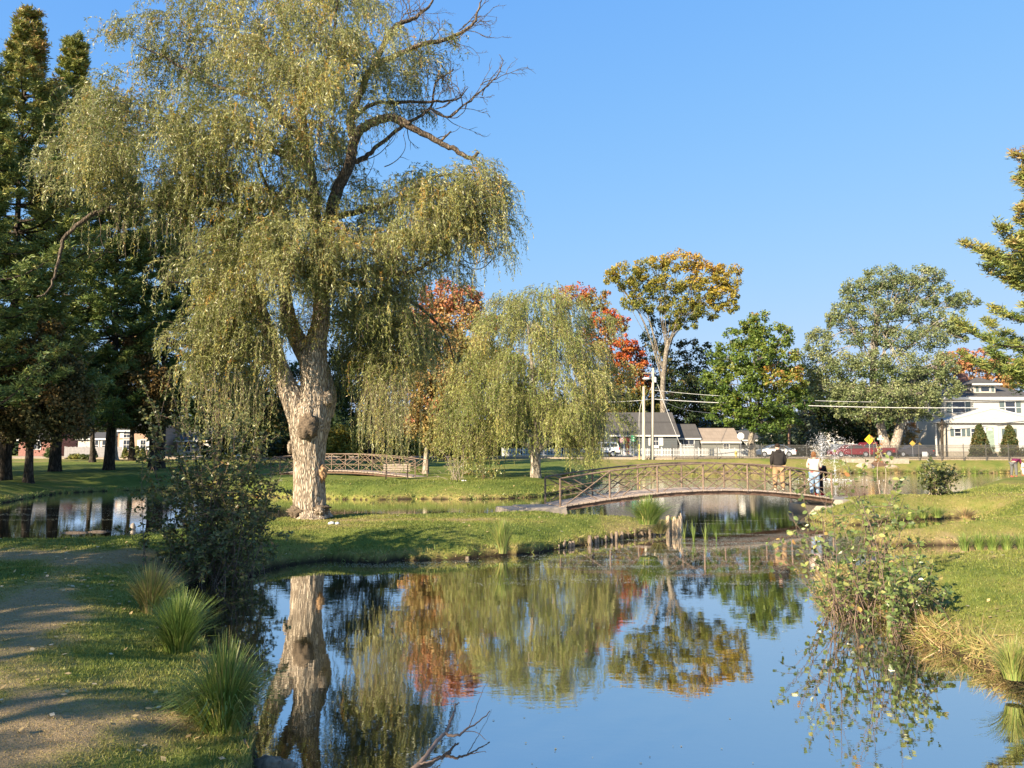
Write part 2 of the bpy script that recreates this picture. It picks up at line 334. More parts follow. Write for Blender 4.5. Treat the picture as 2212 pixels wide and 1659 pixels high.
def make_ground():
    th = np.concatenate((np.linspace(-180, -42, 36, endpoint=False), np.linspace(-42, 42, 520, endpoint=False), np.linspace(42, 180, 36, endpoint=False)))
    th = np.radians(th); r = np.concatenate((np.geomspace(.5, 3.4, 14, endpoint=False), np.geomspace(3.4, 105, 640, endpoint=False), np.geomspace(105, 1800, 24)))
    T, R = np.meshgrid(th, r); X = (R*np.sin(T)); Y = (R*np.cos(T)); n, m = X.shape
    s = signed(X, Y); Z = height(X, Y, s)
    V = np.stack((X.ravel(), Y.ravel(), Z), 1); idx = np.arange(n*m).reshape(n, m); j = np.roll(idx, -1, 1)
    f = np.stack((idx[:-1], idx[1:], j[1:], j[:-1]), -1).reshape(-1, 4)
    mb = MB(); dry = drymask(X.ravel(), Y.ravel(), s)
    mb.add(V, f, 0, dry, np.clip(s/1.0+.1, 0, 1), True)
    c = mb.n; mb.add([(0, 0, .52)], [(0,)*1]) if False else None
    mb.add(np.vstack((V[:m], [[0, 0, .52]])), [(m, (i+1) % m, i) for i in range(m)], 0, .5, 1, True)
    mt, nn, l, p, o = newmat('lawn')
    n1 = noise(nn, l, 2.2, 6, .6); n2 = noise(nn, l, 28, 6, .7); n3 = noise(nn, l, .45, 4)
    h = math_(nn, l, 'ADD', attr(nn, 'hue'), math_(nn, l, 'MULTIPLY', math_(nn, l, 'SUBTRACT', n1, .5), .55))
    h = math_(nn, l, 'ADD', h, math_(nn, l, 'MULTIPLY', math_(nn, l, 'SUBTRACT', n2, .5), .8), True)
    rr = ramp(nn, [(.1,(.07,.105,.02)),(.42,(.15,.175,.035)),(.62,(.235,.20,.06)),(.95,(.30,.215,.115))]); l.new(h, rr.inputs[0])
    edge = ramp(nn, [(.11,(0,0,0)),(.17,(1,1,1))]); l.new(attr(nn, 'rnd'), edge.inputs[0])
    shaded_soil = mixc(nn, l, n2, (.018,.013,.008), (.06,.042,.025))  # cut bank soil, its colour darkened for the shade under the overhanging grass
    c = mixc(nn, l, edge.outputs[0], shaded_soil, rr.outputs[0]); l.new(c, p.inputs['Base Color'])
    p.inputs['Roughness'].default_value = .95; p.inputs['Specular IOR Level'].default_value = .1
    bump(nn, l, n2, .7, .04, p)
    g = mb.build('ground', mt); setp(g, kind='structure')
make_ground()
def make_water():
    mb = MB(); th = np.radians(np.linspace(0, 360, 65)[:-1])
    v = [(0, 40, 0)]+[(math.sin(t)*110, 40+math.cos(t)*80, 0) for t in th]
    mb.add(v, [(0, (i+1) % 64+1, i+1) for i in range(64)])
    m, n, l, p, o = newmat('pond_water')
    t = n.new('ShaderNodeTexCoord')
    def nz(scale, st, det=3):
        mp = n.new('ShaderNodeMapping'); mp.inputs['Scale'].default_value = st; l.new(t.outputs['Object'], mp.inputs[0])
        q = n.new('ShaderNodeTexNoise'); q.inputs['Scale'].default_value = scale; q.inputs['Detail'].default_value = det; l.new(mp.outputs[0], q.inputs['Vector']); return q.outputs['Fac']
    a = nz(3.2, (.8, 1.2, 1)); b = nz(.22, (1, 1, 1)); c2 = nz(11, (.6, 1.3, 1))
    sp = n.new('ShaderNodeSeparateXYZ'); l.new(t.outputs['Object'], sp.inputs[0])
    # stirred water round the fountain in the far pond, calm water near the banks
    fx = math_(n, l, 'DIVIDE', math_(n, l, 'SUBTRACT', sp.outputs['Y'], 20), 28, True)
    amp = math_(n, l, 'ADD', math_(n, l, 'MULTIPLY', math_(n, l, 'MULTIPLY', fx, fx), .7), math_(n, l, 'MULTIPLY', math_(n, l, 'MULTIPLY', b, b), .34))
    hh = math_(n, l, 'MULTIPLY', math_(n, l, 'ADD', a, math_(n, l, 'MULTIPLY', c2, .25)), amp)
    bp = n.new('ShaderNodeBump'); bp.inputs['Strength'].default_value = 1; bp.inputs['Distance'].default_value = .012; l.new(hh, bp.inputs['Height'])
    gl = n.new('ShaderNodeBsdfGlossy'); gl.inputs['Roughness'].default_value = .015; gl.inputs['Color'].default_value = (.98,.98,.98,1); l.new(bp.outputs[0], gl.inputs['Normal'])
    df = n.new('ShaderNodeBsdfDiffuse'); df.inputs['Color'].default_value = (.020,.019,.010,1)
    fr = n.new('ShaderNodeFresnel'); fr.inputs['IOR'].default_value = 3.0; l.new(bp.outputs[0], fr.inputs['Normal'])
    fac = math_(n, l, 'ADD', math_(n, l, 'MULTIPLY', fr.outputs[0], .75), .42, True)
    mx = n.new('ShaderNodeMixShader'); l.new(fac, mx.inputs[0]); l.new(df.outputs[0], mx.inputs[1]); l.new(gl.outputs[0], mx.inputs[2]); l.new(mx.outputs[0], o.inputs['Surface'])
    w = mb.build('water', m); setp(w, kind='structure')
make_water()

# ------------------------------------------------------------------ lawn blades, fallen leaves, duckweed (nobody could count them)
def lawn():
    n = 620000; th = rng.uniform(-36, 36, n)*PI/180; r = 3.3*np.exp(rng.uniform(0, math.log(44/3.3), n))
    x = r*np.sin(th); y = r*np.cos(th); s = signed(x, y); k = s > .035; x, y, s, r = x[k], y[k], s[k], r[k]
    z = height(x, y, s); n = len(x); dry = drymask(x, y, s)
    edge = np.exp(-s/.25)
    L = (.022+.0011*r)*rng.uniform(.5, 1.5, n)*(1+2.2*edge*(rng.random(n) < .5))*(1-.55*sst((dry-.55)/.3)); w = .0016+.00042*r
    a = nrm(np.stack((rng.normal(0, .5, n), rng.normal(0, .5, n), np.ones(n)), 1)); b = nrm(np.cross(a, rdir(n)))
    c = np.stack((x, y, z), 1); base = c-a*.005
    v = np.stack((base-b*w[:, None], base+b*w[:, None], base+a*L[:, None]), 1).reshape(-1, 3)
    hue = np.clip(dry-.12+rng.normal(0, .12, n)+.15*edge, 0, 1)
    mb = MB(); mb.add(v, np.arange(n*3).reshape(n, 3), 0, np.repeat(hue, 3), np.repeat(rng.random(n), 3))
    setp(mb.build('lawn_grass', M['blade']), 'short mown grass covering the pond banks', 'grass', kind='stuff')
    n = 5200; th = rng.uniform(-36, 36, n)*PI/180; r = 4*np.exp(rng.uniform(0, math.log(50/4), n)); x = r*np.sin(th); y = r*np.cos(th)
    s = signed(x, y); k = (s > .1) & ((rng.random(n) < .25) | (wob(x, y, 2.5, 3) > .15)); x, y = x[k], y[k]; n = len(x)
    c = np.stack((x, y, height(x, y)+.025), 1); a = nrm(rdir(n)*(1, 1, .25)); b = nrm(np.cross(a, nrm(rdir(n)*.35+(0, 0, 1))))
    mb = MB(); mb.leaves(c, a, b, .022+.0011*c[:, 1], .016+.0007*c[:, 1], rng.random(n), rng.random(n))
    setp(mb.build('fallen_leaves', M['fallen']), 'pale dry leaves scattered over the grass', 'fallen leaves', kind='stuff')
lawn()
def duckweed():
    mt = leafmat('duckweed', [(0,(.16,.17,.11)),(.5,(.24,.25,.17)),(1,(.36,.35,.28))], .5, .1, .5, .5)
    mb = MB()
    for px0, px1, py0, py1, n in [(700,1450,1190,1226,2800),(1180,1780,1150,1182,4200),(1250,1780,1180,1215,2600),(1500,1800,1120,1190,1800),(0,300,1098,1125,1400),(60,330,1138,1150,300),(1100,1740,1215,1262,2600),(1800,1990,1340,1420,240),(950,1900,1480,1650,26),(640,1100,1075,1088,300),(600,860,1480,1650,150),(1740,1900,1250,1330,200)]:
        x0 = rng.normal(0, 1, (26, 2)); 
        P = []
        for i in range(26):
            cx = rng.uniform(px0, px1); cy = rng.uniform(py0, py1); m = max(1, n//26)
            q = gp(cx, cy, 0); sx = rng.uniform(.25, .9); sy = sx*rng.uniform(.08, .25)
            P.append(q[:2]+rng.normal(size=(m, 2))*(sx, sy))
        P = np.vstack(P); k = signed(P[:, 0], P[:, 1]) < -.05; P = P[k]; m = len(P)
        c = np.column_stack((P, np.full(m, .004)+rng.uniform(0, .003, m))); an = rng.uniform(0, 2*PI, m)
        a = np.column_stack((np.cos(an), np.sin(an), np.zeros(m))); b = np.column_stack((-np.sin(an), np.cos(an), np.zeros(m)))
        sz = rng.uniform(.004, .012, m)+.0004*P[:, 1]
        mb.leaves(c, a, b, sz, sz*.8, rng.random(m), rng.random(m))
    setp(mb.build('duckweed', mt), 'pale duckweed and scum floating in thin streaks on the pond', 'duckweed', kind='stuff')
duckweed()
def bank_stuff():                         # ragged straw and roots hanging over the cut banks, and weeds on far bank
    n = 60000; P = []
    A = SH; B = np.roll(SH, -1, 0)
    for a, b in zip(A, B):
        m_ = (a+b)/2; D = math.hypot(*m_)
        if m_[1] < 3.2 or abs(m_[0]) > m_[1]*.8+3: continue
        L = np.linalg.norm(b-a); k = int(L*((1500 if m_[0] > 1.5 else 160) if D < 16 else 70 if D < 40 else 40)); t = rng.random(k)[:, None]; P.append(a+(b-a)*t)
    P = np.vstack(P); n = len(P); P = P+rng.normal(0, .07, (n, 2))*np.where((P[:, :1] > 1.5) & (P[:, 1:] < 18), 2.2, 1)
    s = signed(P[:, 0], P[:, 1]); k = s > -.02; P, s = P[k], s[k]; n = len(P); D = np.hypot(P[:, 0], P[:, 1]); z = height(P[:, 0], P[:, 1], s)
    right = (P[:, 0] > 1.5) & (D < 20)
    L = rng.uniform(.04, .14, n)*(1+1.1*right)+.0012*D; a = nrm(np.stack((rng.normal(-.35*right, .5, n), rng.normal(-.25, .5, n), rng.normal(.15, .5, n)), 1)); b = nrm(np.cross(a, rdir(n)))
    w = .0025+.00045*D; c = np.column_stack((P, z+.02))
    v = np.stack((c-b*w[:, None], c+b*w[:, None], c+a*L[:, None]), 1).reshape(-1, 3)
    hue = np.clip(rng.normal(.55+.27*right, .2), 0, 1)
    mb = MB(); mb.add(v, np.arange(n*3).reshape(n, 3), 0, np.repeat(hue, 3), np.repeat(rng.random(n), 3))
    setp(mb.build('bank_grass', M['grass_clump']), 'straw coloured long grass hanging over the cut pond banks', 'grass', kind='stuff')
bank_stuff()

# ------------------------------------------------------------------ grass tufts and reeds
def tuft(name, label, px, py, hpx, wpx, n=500, hue=.35, z=None, curl=.5, cat='grass tuft', D=None, group=None, blade=.006, lean=(0, 0), hv=.12):
    p = gp(px, py, .25 if z is None else z) if D is None else at(px, py, D)
    D = p[1]; H = hpx/ppm(D); Wd = wpx/ppm(D)/2
    x0, y0 = p[0], p[1]; z0 = ground(x0, y0) if z is None else z
    q = rng.normal(size=(n, 2)); q = q/np.maximum(1, np.linalg.norm(q, axis=1))[:, None]; rr = rng.random(n)[:, None]**.6
    out = q*rr; base = np.column_stack((x0+out[:, 0]*Wd*.32, y0+out[:, 1]*Wd*.32, np.full(n, z0-.02)))
    L = H*rng.uniform(.55, 1.08, n); tip = np.column_stack((out[:, 0]*Wd*1.0+lean[0]*H*.3, out[:, 1]*Wd*1.0+lean[1]*H*.3, np.zeros(n)))+rng.normal(0, .05*H, (n, 3))
    mb = MB(); side = nrm(np.cross(tip+rdir(n)*.05, (0, 0, 1)+rdir(n)*.3)); w = blade+.0002*D
    K = 5; t = np.linspace(0, 1, K); rows = []
    for i, tt in enumerate(t):
        c = base+tip*(tt**1.7)+np.column_stack((np.zeros(n), np.zeros(n), L*(tt-curl*.35*tt**3*np.linalg.norm(out, axis=1)*1.3)))
        ww = w*(1-.85*tt); rows.append(np.stack((c-side*ww, c+side*ww), 1))
    V = np.stack(rows, 1).reshape(-1, 3); f = []
    for i in range(K-1): f.append(np.array((i*2, i*2+1, i*2+3, i*2+2)))
    fa = (np.arange(n)[:, None, None]*(2*K)+np.array(f)[None]).reshape(-1, 4)
    hu = np.clip(rng.normal(hue, hv, n), 0, 1)
    mb.add(V, fa, 0, np.repeat(hu, 2*K), np.repeat(rng.random(n), 2*K))
    return setp(mb.build(name, M['grass_clump'], loc=(x0, y0, z0)), label, cat, group)
tuft('grass_tuft', 'big fresh green sedge tuft in the foreground at the water edge', 482, 1592, 225, 235, 1300, .46, .16, 1.2, blade=.0052, hv=.14)
tuft('grass_tuft', 'dark green sedge tuft behind the big foreground tuft on the left bank', 385, 1412, 135, 150, 1000, .36, .2, .6, blade=.005, hv=.12)
tuft('grass_tuft', 'tawny dry grass tuft at the foot of the dark leafy shrub', 325, 1322, 108, 115, 800, .72, .3, .4, blade=.005, hv=.12)
tuft('grass_tuft', 'low green and brown grass beside the small muddy inlet on the left bank', 405, 1560, 70, 110, 420, .5, .2, .5, blade=.004)
tuft('grass_tuft', 'round green grass tuft on the peninsula corner below the footbridge', 1400, 1130, 62, 120, 900, .38, .45, .8, blade=.007)
tuft('grass_tuft', 'narrow upright brownish grass tuft on the peninsula edge left of the log stakes', 1086, 1193, 72, 58, 420, .55, .12, .2, blade=.006)
tuft('grass_tuft', 'yellowish straw grass below the round tuft on the peninsula corner', 1425, 1150, 34, 90, 300, .72, .15, .6, blade=.006)
for px, py, h, w, nn_, hu in [(1478,1163,40,22,16,.45),(1500,1168,48,26,22,.42),(1525,1166,42,24,14,.5),(1548,1168,30,14,7,.4)]:
    tuft('water_reed', 'thin yellow-green reeds standing in the water in front of the round grass tuft', px, py, h, w, nn_, hu, 0.0, .15, 'reeds', group='reeds in the water off the peninsula corner')
for i, (px, py) in enumerate([(1935,1122),(1965,1121),(1995,1118),(2025,1117)]):
    tuft('reed_clump', 'bright green reed clumps along the upper small inlet on the right bank', px, py, 26, 50, 170, .42, .1, .3, 'reeds', group='reeds of the upper right inlet')
for i, (px, py) in enumerate([(2085,1188),(2115,1186),(2145,1187),(2175,1187),(2208,1186)]):
    tuft('reed_clump', 'bright green blades along the lower inlet at the right edge', px, py, 38, 50, 190, .40, .05, .3, 'reeds', group='reeds of the lower right inlet')
tuft('weed_clump', 'reddish brown weeds beside the upper inlet on the right bank', 2085, 1117, 24, 80, 260, .95, .3, .6, 'weeds')
tuft('weed_clump', 'dull olive weeds at the bottom right corner of the bank', 2190, 1462, 90, 120, 420, .6, .15, .8, 'weeds', blade=.004)
for i in range(34):                       # reeds along the far bank
    px = 1372+i*24.5+rng.uniform(-6, 6); hu = [.45,.5,.62,.9,.5][i % 5]
    tuft('far_bank_reeds', 'yellow-green reeds and weeds lining the far pond bank below the railings', px, 1021.5, rng.uniform(9, 20), 42, 130, hu, .05, .4, 'reeds', group='reeds along the far bank')
for px, py, hu, lab in [(905,1026,.6,'tawny weeds around the landing of the far footbridge'),(1010,1030,.7,'pale dry weeds left of the round willow'),(1225,1030,.55,'green weeds right of the round willow trunk'),(1060,1027,.5,'low scrub beside the pale bare brush')]:
    tuft('weed_clump', lab, px, py, 20, 80, 220, hu, .7, .6, 'weeds', blade=.01)
# ------------------------------------------------------------------ trees
def smooth_path(P, k=4):
    P = np.asarray(P, float); n = len(P)
    if n < 3: return np.array([P[0]+(P[-1]-P[0])*t for t in np.linspace(0, 1, k+1)])
    out = []
    for i in range(n-1):
        p0, p1, p2, p3 = P[max(i-1, 0)], P[i], P[i+1], P[min(i+2, n-1)]
        for t in np.linspace(0, 1, k, endpoint=False):
            out.append(.5*((2*p1)+(-p0+p2)*t+(2*p0-5*p1+4*p2-p3)*t*t+(-p0+3*p1-3*p2+p3)*t**3))
    out.append(P[-1]); return np.array(out)
def foliage(mb, C, R, per, size, asp=.6, flat=.8, hue=None, jit=.12, up=.25, wav=None):
    n = len(C); N = n*per; d = rdir(N); rr = rng.uniform(.35, 1, N)[:, None]
    Rn = np.repeat(R, per)[:, None]; pos = np.repeat(C, per, 0)+d*rr*Rn*(1, 1, flat)
    nr = nrm(d*.7+rdir(N)*.8+np.array((0, 0, up))); a = nrm(np.cross(nr, rdir(N))); b = np.cross(nr, a)
    sz = size*rng.uniform(.6, 1.35, N); hu = np.clip(np.repeat(hue if hue is not None else rng.random(n), per)+rng.normal(0, jit, N), 0, 1)
    mb.leaves(pos, a, b, sz, sz*asp, hu, rng.random(N))
def tree(name, label, base, D, trunk, blobs, mat, bark='bark_grey', size=None, clump=.17, ncl=60, per=22, r0=14, cat='tree', group=None, hue=None, flat=.8, asp=.7, depth=.9, limbs=True, z0=None, twigs=.25, wstem=1.0, huef=None):
    """base (px,py); trunk: list of photo points up to the crown; blobs: (px,py,rx,ry[,dd,hue,ncl factor])"""
    s = ppm(D); b = at(base[0], base[1], D)
    if z0 is None: z0 = ground(b[0], D)
    b[2] = z0; size = (size if size else 1.15*D/769)*1.12; per = int(per*1.15)
    root = thing(name, label, cat, b, group)
    T = [b-(0, 0, .15)]+[at(p[0], p[1], D+(p[2] if len(p) > 2 else 0)) for p in trunk]; T = smooth_path(T, 5); n = len(T)
    rad = np.linspace(r0, r0*.45, n)/s; rad = rad*(1+.55*np.exp(-np.arange(n)/1.6))
    tb = MB(); tb.tube(T, rad, 12, disp=lambda t, a: 1+.06*np.sin(a*5+t*6)+.04*np.sin(a*9-t*9))
    cb = MB(); Call = []; Rall = []; Hall = []
    for bl in blobs:
        px, py, rx, ry = bl[:4]; dd = bl[4] if len(bl) > 4 and bl[4] is not None else rng.uniform(-.35, .35)*rx/s*1.3
        c = at(px, py, D+dd); rX = rx/s; rZ = ry/s; rY = (rX+rZ)/2*depth
        k = max(6, int(1.75*ncl*(bl[6] if len(bl) > 6 else 1)*(rx*ry)/(70*55)))
        d = rdir(k); rad_ = rng.uniform(.25, 1, k)**.45
        C = c+d*rad_[:, None]*(rX, rY, rZ)
        R = clump*(rX+rZ)/2*rng.uniform(.6, 1.35, k)+.25
        h0 = (bl[5] if len(bl) > 5 and bl[5] is not None else (hue if hue is not None else .5))
        H_ = np.clip(rng.normal(h0, .1, k)+.18*(d[:, 2]), 0, 1)
        Call.append(C); Rall.append(R); Hall.append(H_)
        if limbs:
            i0 = rng.integers(int(n*.5), n); st = T[i0]; mid = (st+c)/2+np.array((0, 0, .12*np.linalg.norm(c-st)))+rng.normal(0, .2, 3)
            lp = smooth_path([st, mid, c], 5); r_s = rad[i0]*.5*wstem; tb.tube(lp, np.linspace(r_s, r_s*.3, len(lp)), 7)
            for q in rng.choice(k, min(k, max(3, int(k*twigs))), replace=False):
                stp = lp[rng.integers(4, len(lp))]; m2 = (stp+C[q])/2+rng.normal(0, .25, 3)
                tb.tube(smooth_path([stp, m2, C[q]], 3), np.linspace(r_s*.3, .015+.0002*D, 7), 4, cap=False)
    C = np.vstack(Call); R = np.concatenate(Rall); H_ = np.concatenate(Hall)
    if huef is not None: H_ = huef(C, H_)
    foliage(cb, C, R, per, size, asp, flat, H_)
    tb.build('trunk', M[bark], root); cb.build('crown', M[mat] if isinstance(mat, str) else mat, root)
    return root
def strands(mb, stem, P, out, L, step, hl, hw, hue, droop=1.0, spread=.35, stemr=.004, jit=.02, lift=.25, gap=0.0):
    """hanging willow strands: P starts, out horizontal dirs, L lengths"""
    K = max(3, int(np.max(L)/step)); n = len(P); t = np.arange(K)*step
    k = (t[None] < L[:, None]) & (rng.random((n, K)) > gap)
    a = np.minimum(t[None]/L[:, None], 1)
    hor = spread*L[:, None]*(1-np.exp(-2.6*a)); ver = lift*L[:, None]*np.sin(np.minimum(a*2.4, PI))*.5-np.maximum(0, t[None]-hor*.45)*droop
    sway = np.cumsum(rng.normal(0, jit, (n, K, 2)), 1)
    pos = np.empty((n, K, 3)); pos[..., 0] = P[:, None, 0]+out[:, None, 0]*hor+sway[..., 0]; pos[..., 1] = P[:, None, 1]+out[:, None, 1]*hor+sway[..., 1]; pos[..., 2] = P[:, None, 2]+ver
    tang = np.gradient(pos, axis=1); tang = nrm(tang)
    N = int(k.sum()); c = pos[k]; tg = tang[k]; hu = np.repeat(hue, K).reshape(n, K)[k]; an = rdir(N)
    ax = nrm(tg*.75+an*.85+np.array((0, 0, -.25))); b = nrm(np.cross(ax, rdir(N)))
    sc = rng.uniform(.65, 1.3, N)
    mb.leaves(c+ax*hl*.8, ax, b, hl*sc, hw*sc, np.clip(hu+rng.normal(0, .1, N), 0, 1), rng.random(N))
    if stem is not None:
        S = pos[:, ::max(1, K//6)]; m = S.shape[1]; sd = nrm(np.cross(nrm(np.gradient(S, axis=1)), (0, 1., .1)))
        tl = (np.arange(m)*max(1, K//6)*step)[None] < (L[:, None]+step); ww = (stemr*(1-.7*np.linspace(0, 1, m)))[None, :, None]
        V = np.stack((S-sd*ww, S+sd*ww), 2); idx = np.arange(n*m*2).reshape(n, m, 2)
        f = np.stack((idx[:, :-1, 0], idx[:, :-1, 1], idx[:, 1:, 1], idx[:, 1:, 0]), -1)[tl[:, 1:]]
        stem.add(V.reshape(-1, 3), f.reshape(-1, 4))

def big_willow():
    D = 21.8; s = ppm(D); b = at(672, 1110, D); b[2] = ground(b[0], D)
    root = thing('willow_tree', 'huge old weeping willow with forked burled trunk on the peninsula', 'willow tree', b)
    tb = MB(); cols = MB()
    def limb(pts, r0, r1, dD=0, sides=10, k=5, D0=0):
        n = len(pts); P = smooth_path([at(p[0], p[1], D+D0+(dD*i/(n-1))) for i, p in enumerate(pts)], k)
        P[1:-1] += rng.normal(0, .012, (len(P)-2, 3))
        tb.tube(P, np.linspace(r0, r1, len(P))/s, sides, disp=(lambda t, a: 1+.07*np.sin(a*4+t*9)+.05*np.sin(a*7-t*17)) if r0 > 6 else None); return P
    def furrow(n_ring, seed):
        r_ = np.random.default_rng(seed); ph = r_.uniform(0, 6.28, 12)
        def fn(t, a):
            v = 1+0*t*a
            for i, kf in enumerate((7, 11, 17, 23)):
                w = np.abs(np.sin(a*kf/2+ph[i]+1.6*np.sin(t*(9+3*i)+ph[i+4])+.5*np.sin(t*31+a*3)))
                v = v+(.030, .022, .022, .016)[i]*(w-.5)*2
            return v+.05*np.sin(a*2+ph[8]+t*3)+.03*np.sin(a*3+t*14+ph[9])
        return fn
    def column(rows, seed, dd=0):          # rows (px,py,r) measured from the photo
        P = smooth_path([at(p[0], p[1], D+dd+(p[3] if len(p) > 3 else 0)) for p in rows], 16); R = np.interp(np.linspace(0, len(rows)-1, len(P)), range(len(rows)), [p[2]/s for p in rows])
        cols.tube(P, R, 96, disp=furrow(len(P), seed))
    column([(672,1122,46),(671,1112,40),(669,1095,35),(669,1050,33),(669,1000,33),(668,960,36),(668,925,42),(672,900,42),(678,868,31),(679,835,27),(680,802,29),(677,775,28),(683,735,22),(692,700,18),(695,640,16)], 1)
    column([(662,930,24),(650,905,26),(634,870,23),(620,835,21),(608,800,18),(594,760,16),(575,700,13),(556,640,10),(540,590,8)], 2, -.12)
    column([(670,785,22),(652,750,20),(636,720,17),(625,690,15),(616,640,13),(612,580,11),(600,520,8)], 3, .1)
    column([(700,900,20),(706,860,20),(704,830,16),(700,800,12),(694,770,9)], 4, .35)
    # two upper stems
    limb([(695,650),(684,560),(681,500),(680,430),(672,364),(658,309),(654,236),(640,160),(620,80),(600,10)], 15, 4, .8)
    limb([(695,660),(704,560),(712,473),(730,407),(752,364),(767,302),(781,280),(810,262),(847,255),(876,269),(912,287),(949,306),(985,324),(1014,340),(1034,329)], 15, 3.5, -.6)
    limb([(1014,338),(1036,352)], 3, 1.5, -.1, 6, 3, -.6); limb([(950,305),(965,292),(975,284)], 3, 1.5, 0, 6, 3, -.5)
    limb([(810,262),(850,250),(885,268)], 6, 4, -.2, 8, 4, -.3)
    limb([(767,302),(756,262),(770,220),(803,150),(851,122),(912,95),(960,87),(1018,55),(1032,25),(1040,0)], 10, 1.3, .6)
    limb([(767,349),(796,335),(818,313),(876,269),(930,233),(941,180),(980,150)], 6, 1.4, .9)
    limb([(930,233),(967,253),(1000,229),(1040,196),(1072,167),(1085,135),(1078,118)], 3, .7, -.4, 6)
    limb([(752,266),(781,240),(821,222),(927,220),(985,215),(1010,190)], 6, 1, .5)
    limb([(803,150),(840,73),(865,51),(898,36),(930,10),(940,-30)], 7, 1.5, .5)
    limb([(658,309),(600,250),(560,215),(458,182),(364,127),(300,100)], 8, 1, -1.4)
    limb([(680,430),(640,415),(560,450),(473,442),(350,440),(233,451),(175,480),(140,515),(127,560),(118,600),(100,632),(80,642)], 9, 1, -1.5)
    limb([(672,364),(600,330),(520,300),(420,290),(300,260),(200,270)], 8, 1, 1.2)
    limb([(654,236),(700,150),(720,80),(730,0)], 7, 2, -.5); limb([(640,160),(560,100),(480,60),(400,60)], 6, 1, .9)
    limb([(712,473),(780,455),(840,440),(900,400),(950,378),(1020,380),(1060,400)], 7, 1, -.8)
    limb([(700,600),(763,586),(820,584),(887,587),(940,560),(990,540)], 9, 1.2, -1.2)
    limb([(695,620),(750,612),(806,617),(846,633),(879,646),(922,676),(962,722),(982,785)], 8, 1.2, 1.1)
    limb([(556,640),(520,600),(480,600),(440,620),(400,612),(362,608)], 6, 1.2, -1.8)
    limb([(575,700),(530,660),(480,680),(450,720)], 6, 1, -1.); limb([(540,590),(500,520),(440,470),(380,450)], 6, 1, -2.)
    limb([(600,520),(590,440),(560,360),(540,300)], 6, 1.2, -1.)
    limb([(696,480),(730,500),(760,520),(800,560)], 5, 1.2, 1.)
    limb([(672,500),(640,480),(590,500),(560,500)], 4, 1.5, -1.5)
    limb([(300,300),(330,500)], .1, .1)
    # bare curling twigs at the right of the crown and hanging left
    def bare(px, py, ang, L, D0, r=1.1, curve=0.0, depth=0, rr=None):
        pts = [(px, py)]; a = ang; step = L/9
        for i in range(9):
            a += curve+rng.normal(0, .16); pts.append((pts[-1][0]+math.cos(a)*step, pts[-1][1]-math.sin(a)*step))
            if depth < 2 and i > 1 and rng.random() < (.62 if depth == 0 else .35): bare(*pts[-1], a+rng.choice((-1, 1))*rng.uniform(.4, .9), L*rng.uniform(.3, .6)*(1-i/14), D0+rng.normal(0, .2), r*.6, curve*.7+rng.normal(0, .05), depth+1)
        P = smooth_path([at(p[0], p[1], D+D0) for p in pts], 2); tb.tube(P, np.linspace(r, r*.3, len(P))/s, 4, cap=False)
    for i in range(34):
        px, py = [(905,100),(950,88),(1000,60),(865,60),(900,40),(940,235),(1000,229),(1040,196),(870,150),(920,215),(840,90),(960,250),(880,30),(985,215)][i % 14]
        bare(px+rng.normal(0, 8), py+rng.normal(0, 8), rng.uniform(-.2, 1.9), rng.uniform(60, 130), rng.normal(0, .8), rng.uniform(.8, 1.5), rng.normal(.03, .08))
    for px, py, an, L, cv in [(940,238,-.5,110,.12),(1000,229,.6,110,.07),(967,253,-.3,90,.2),(780,350,-.1,140,.12),(830,360,.2,90,.1),(730,400,-.3,130,.2),(240,455,-1.5,110,-.04),(260,460,-1.4,120,-.1),(215,470,-1.6,80,.15),(300,455,-1.4,90,.05),(880,280,-1.5,50,.2),(940,300,.4,60,.1),(1000,560,-.8,100,.2),(1020,580,-.4,80,.15),(690,370,0,100,.1)]:
        bare(px, py, an, L, rng.normal(0, .5), 1.2, cv, 1)
    trunk = cols.build('trunk', M['bark_willow'], root); tb.build('limb', M['bark_shaded'], root)
    # burls and the torn wound are children of the trunk
    def burl(px, py, rx, ry, dd, mat='burl', nz=.16, nm='burl'):
        mb = MB(); c = at(px, py, D+dd)
        for i in range(9):
            o = rdir(1)[0]*(rx/s*.38, .12, ry/s*.42) if i else np.zeros(3); f = 1 if i == 0 else rng.uniform(.35, .6)
            mb.ell(c+o, (rx/s*f, min(rx/s, .22)*f, ry/s*f), 0, 26, 20, nz)
        mb.build(nm, M[mat], trunk)
    burl(666, 922, 21, 27, -.56); burl(706, 862, 13, 16, -.12, 'bark_willow', .2); burl(629, 966, 8, 14, -.05, 'bark_willow', .2); burl(700, 760, 7, 6, -.1, 'bark_willow'); burl(650,745,9,9,-.3,'bark_willow')
    burl(668, 1100, 40, 14, -.22, 'burl', .25); burl(645, 1104, 20, 13, -.28, 'burl', .25)
    burl(690, 1104, 10, 8, -.4, 'bark_willow', .2)
    burl(695, 1022, 10, 17, -.20, 'wound', .3, 'wound'); burl(682, 1042, 6, 11, -.30, 'wound', .35, 'wound')
    # crown
    mb = MB(); st = MB()
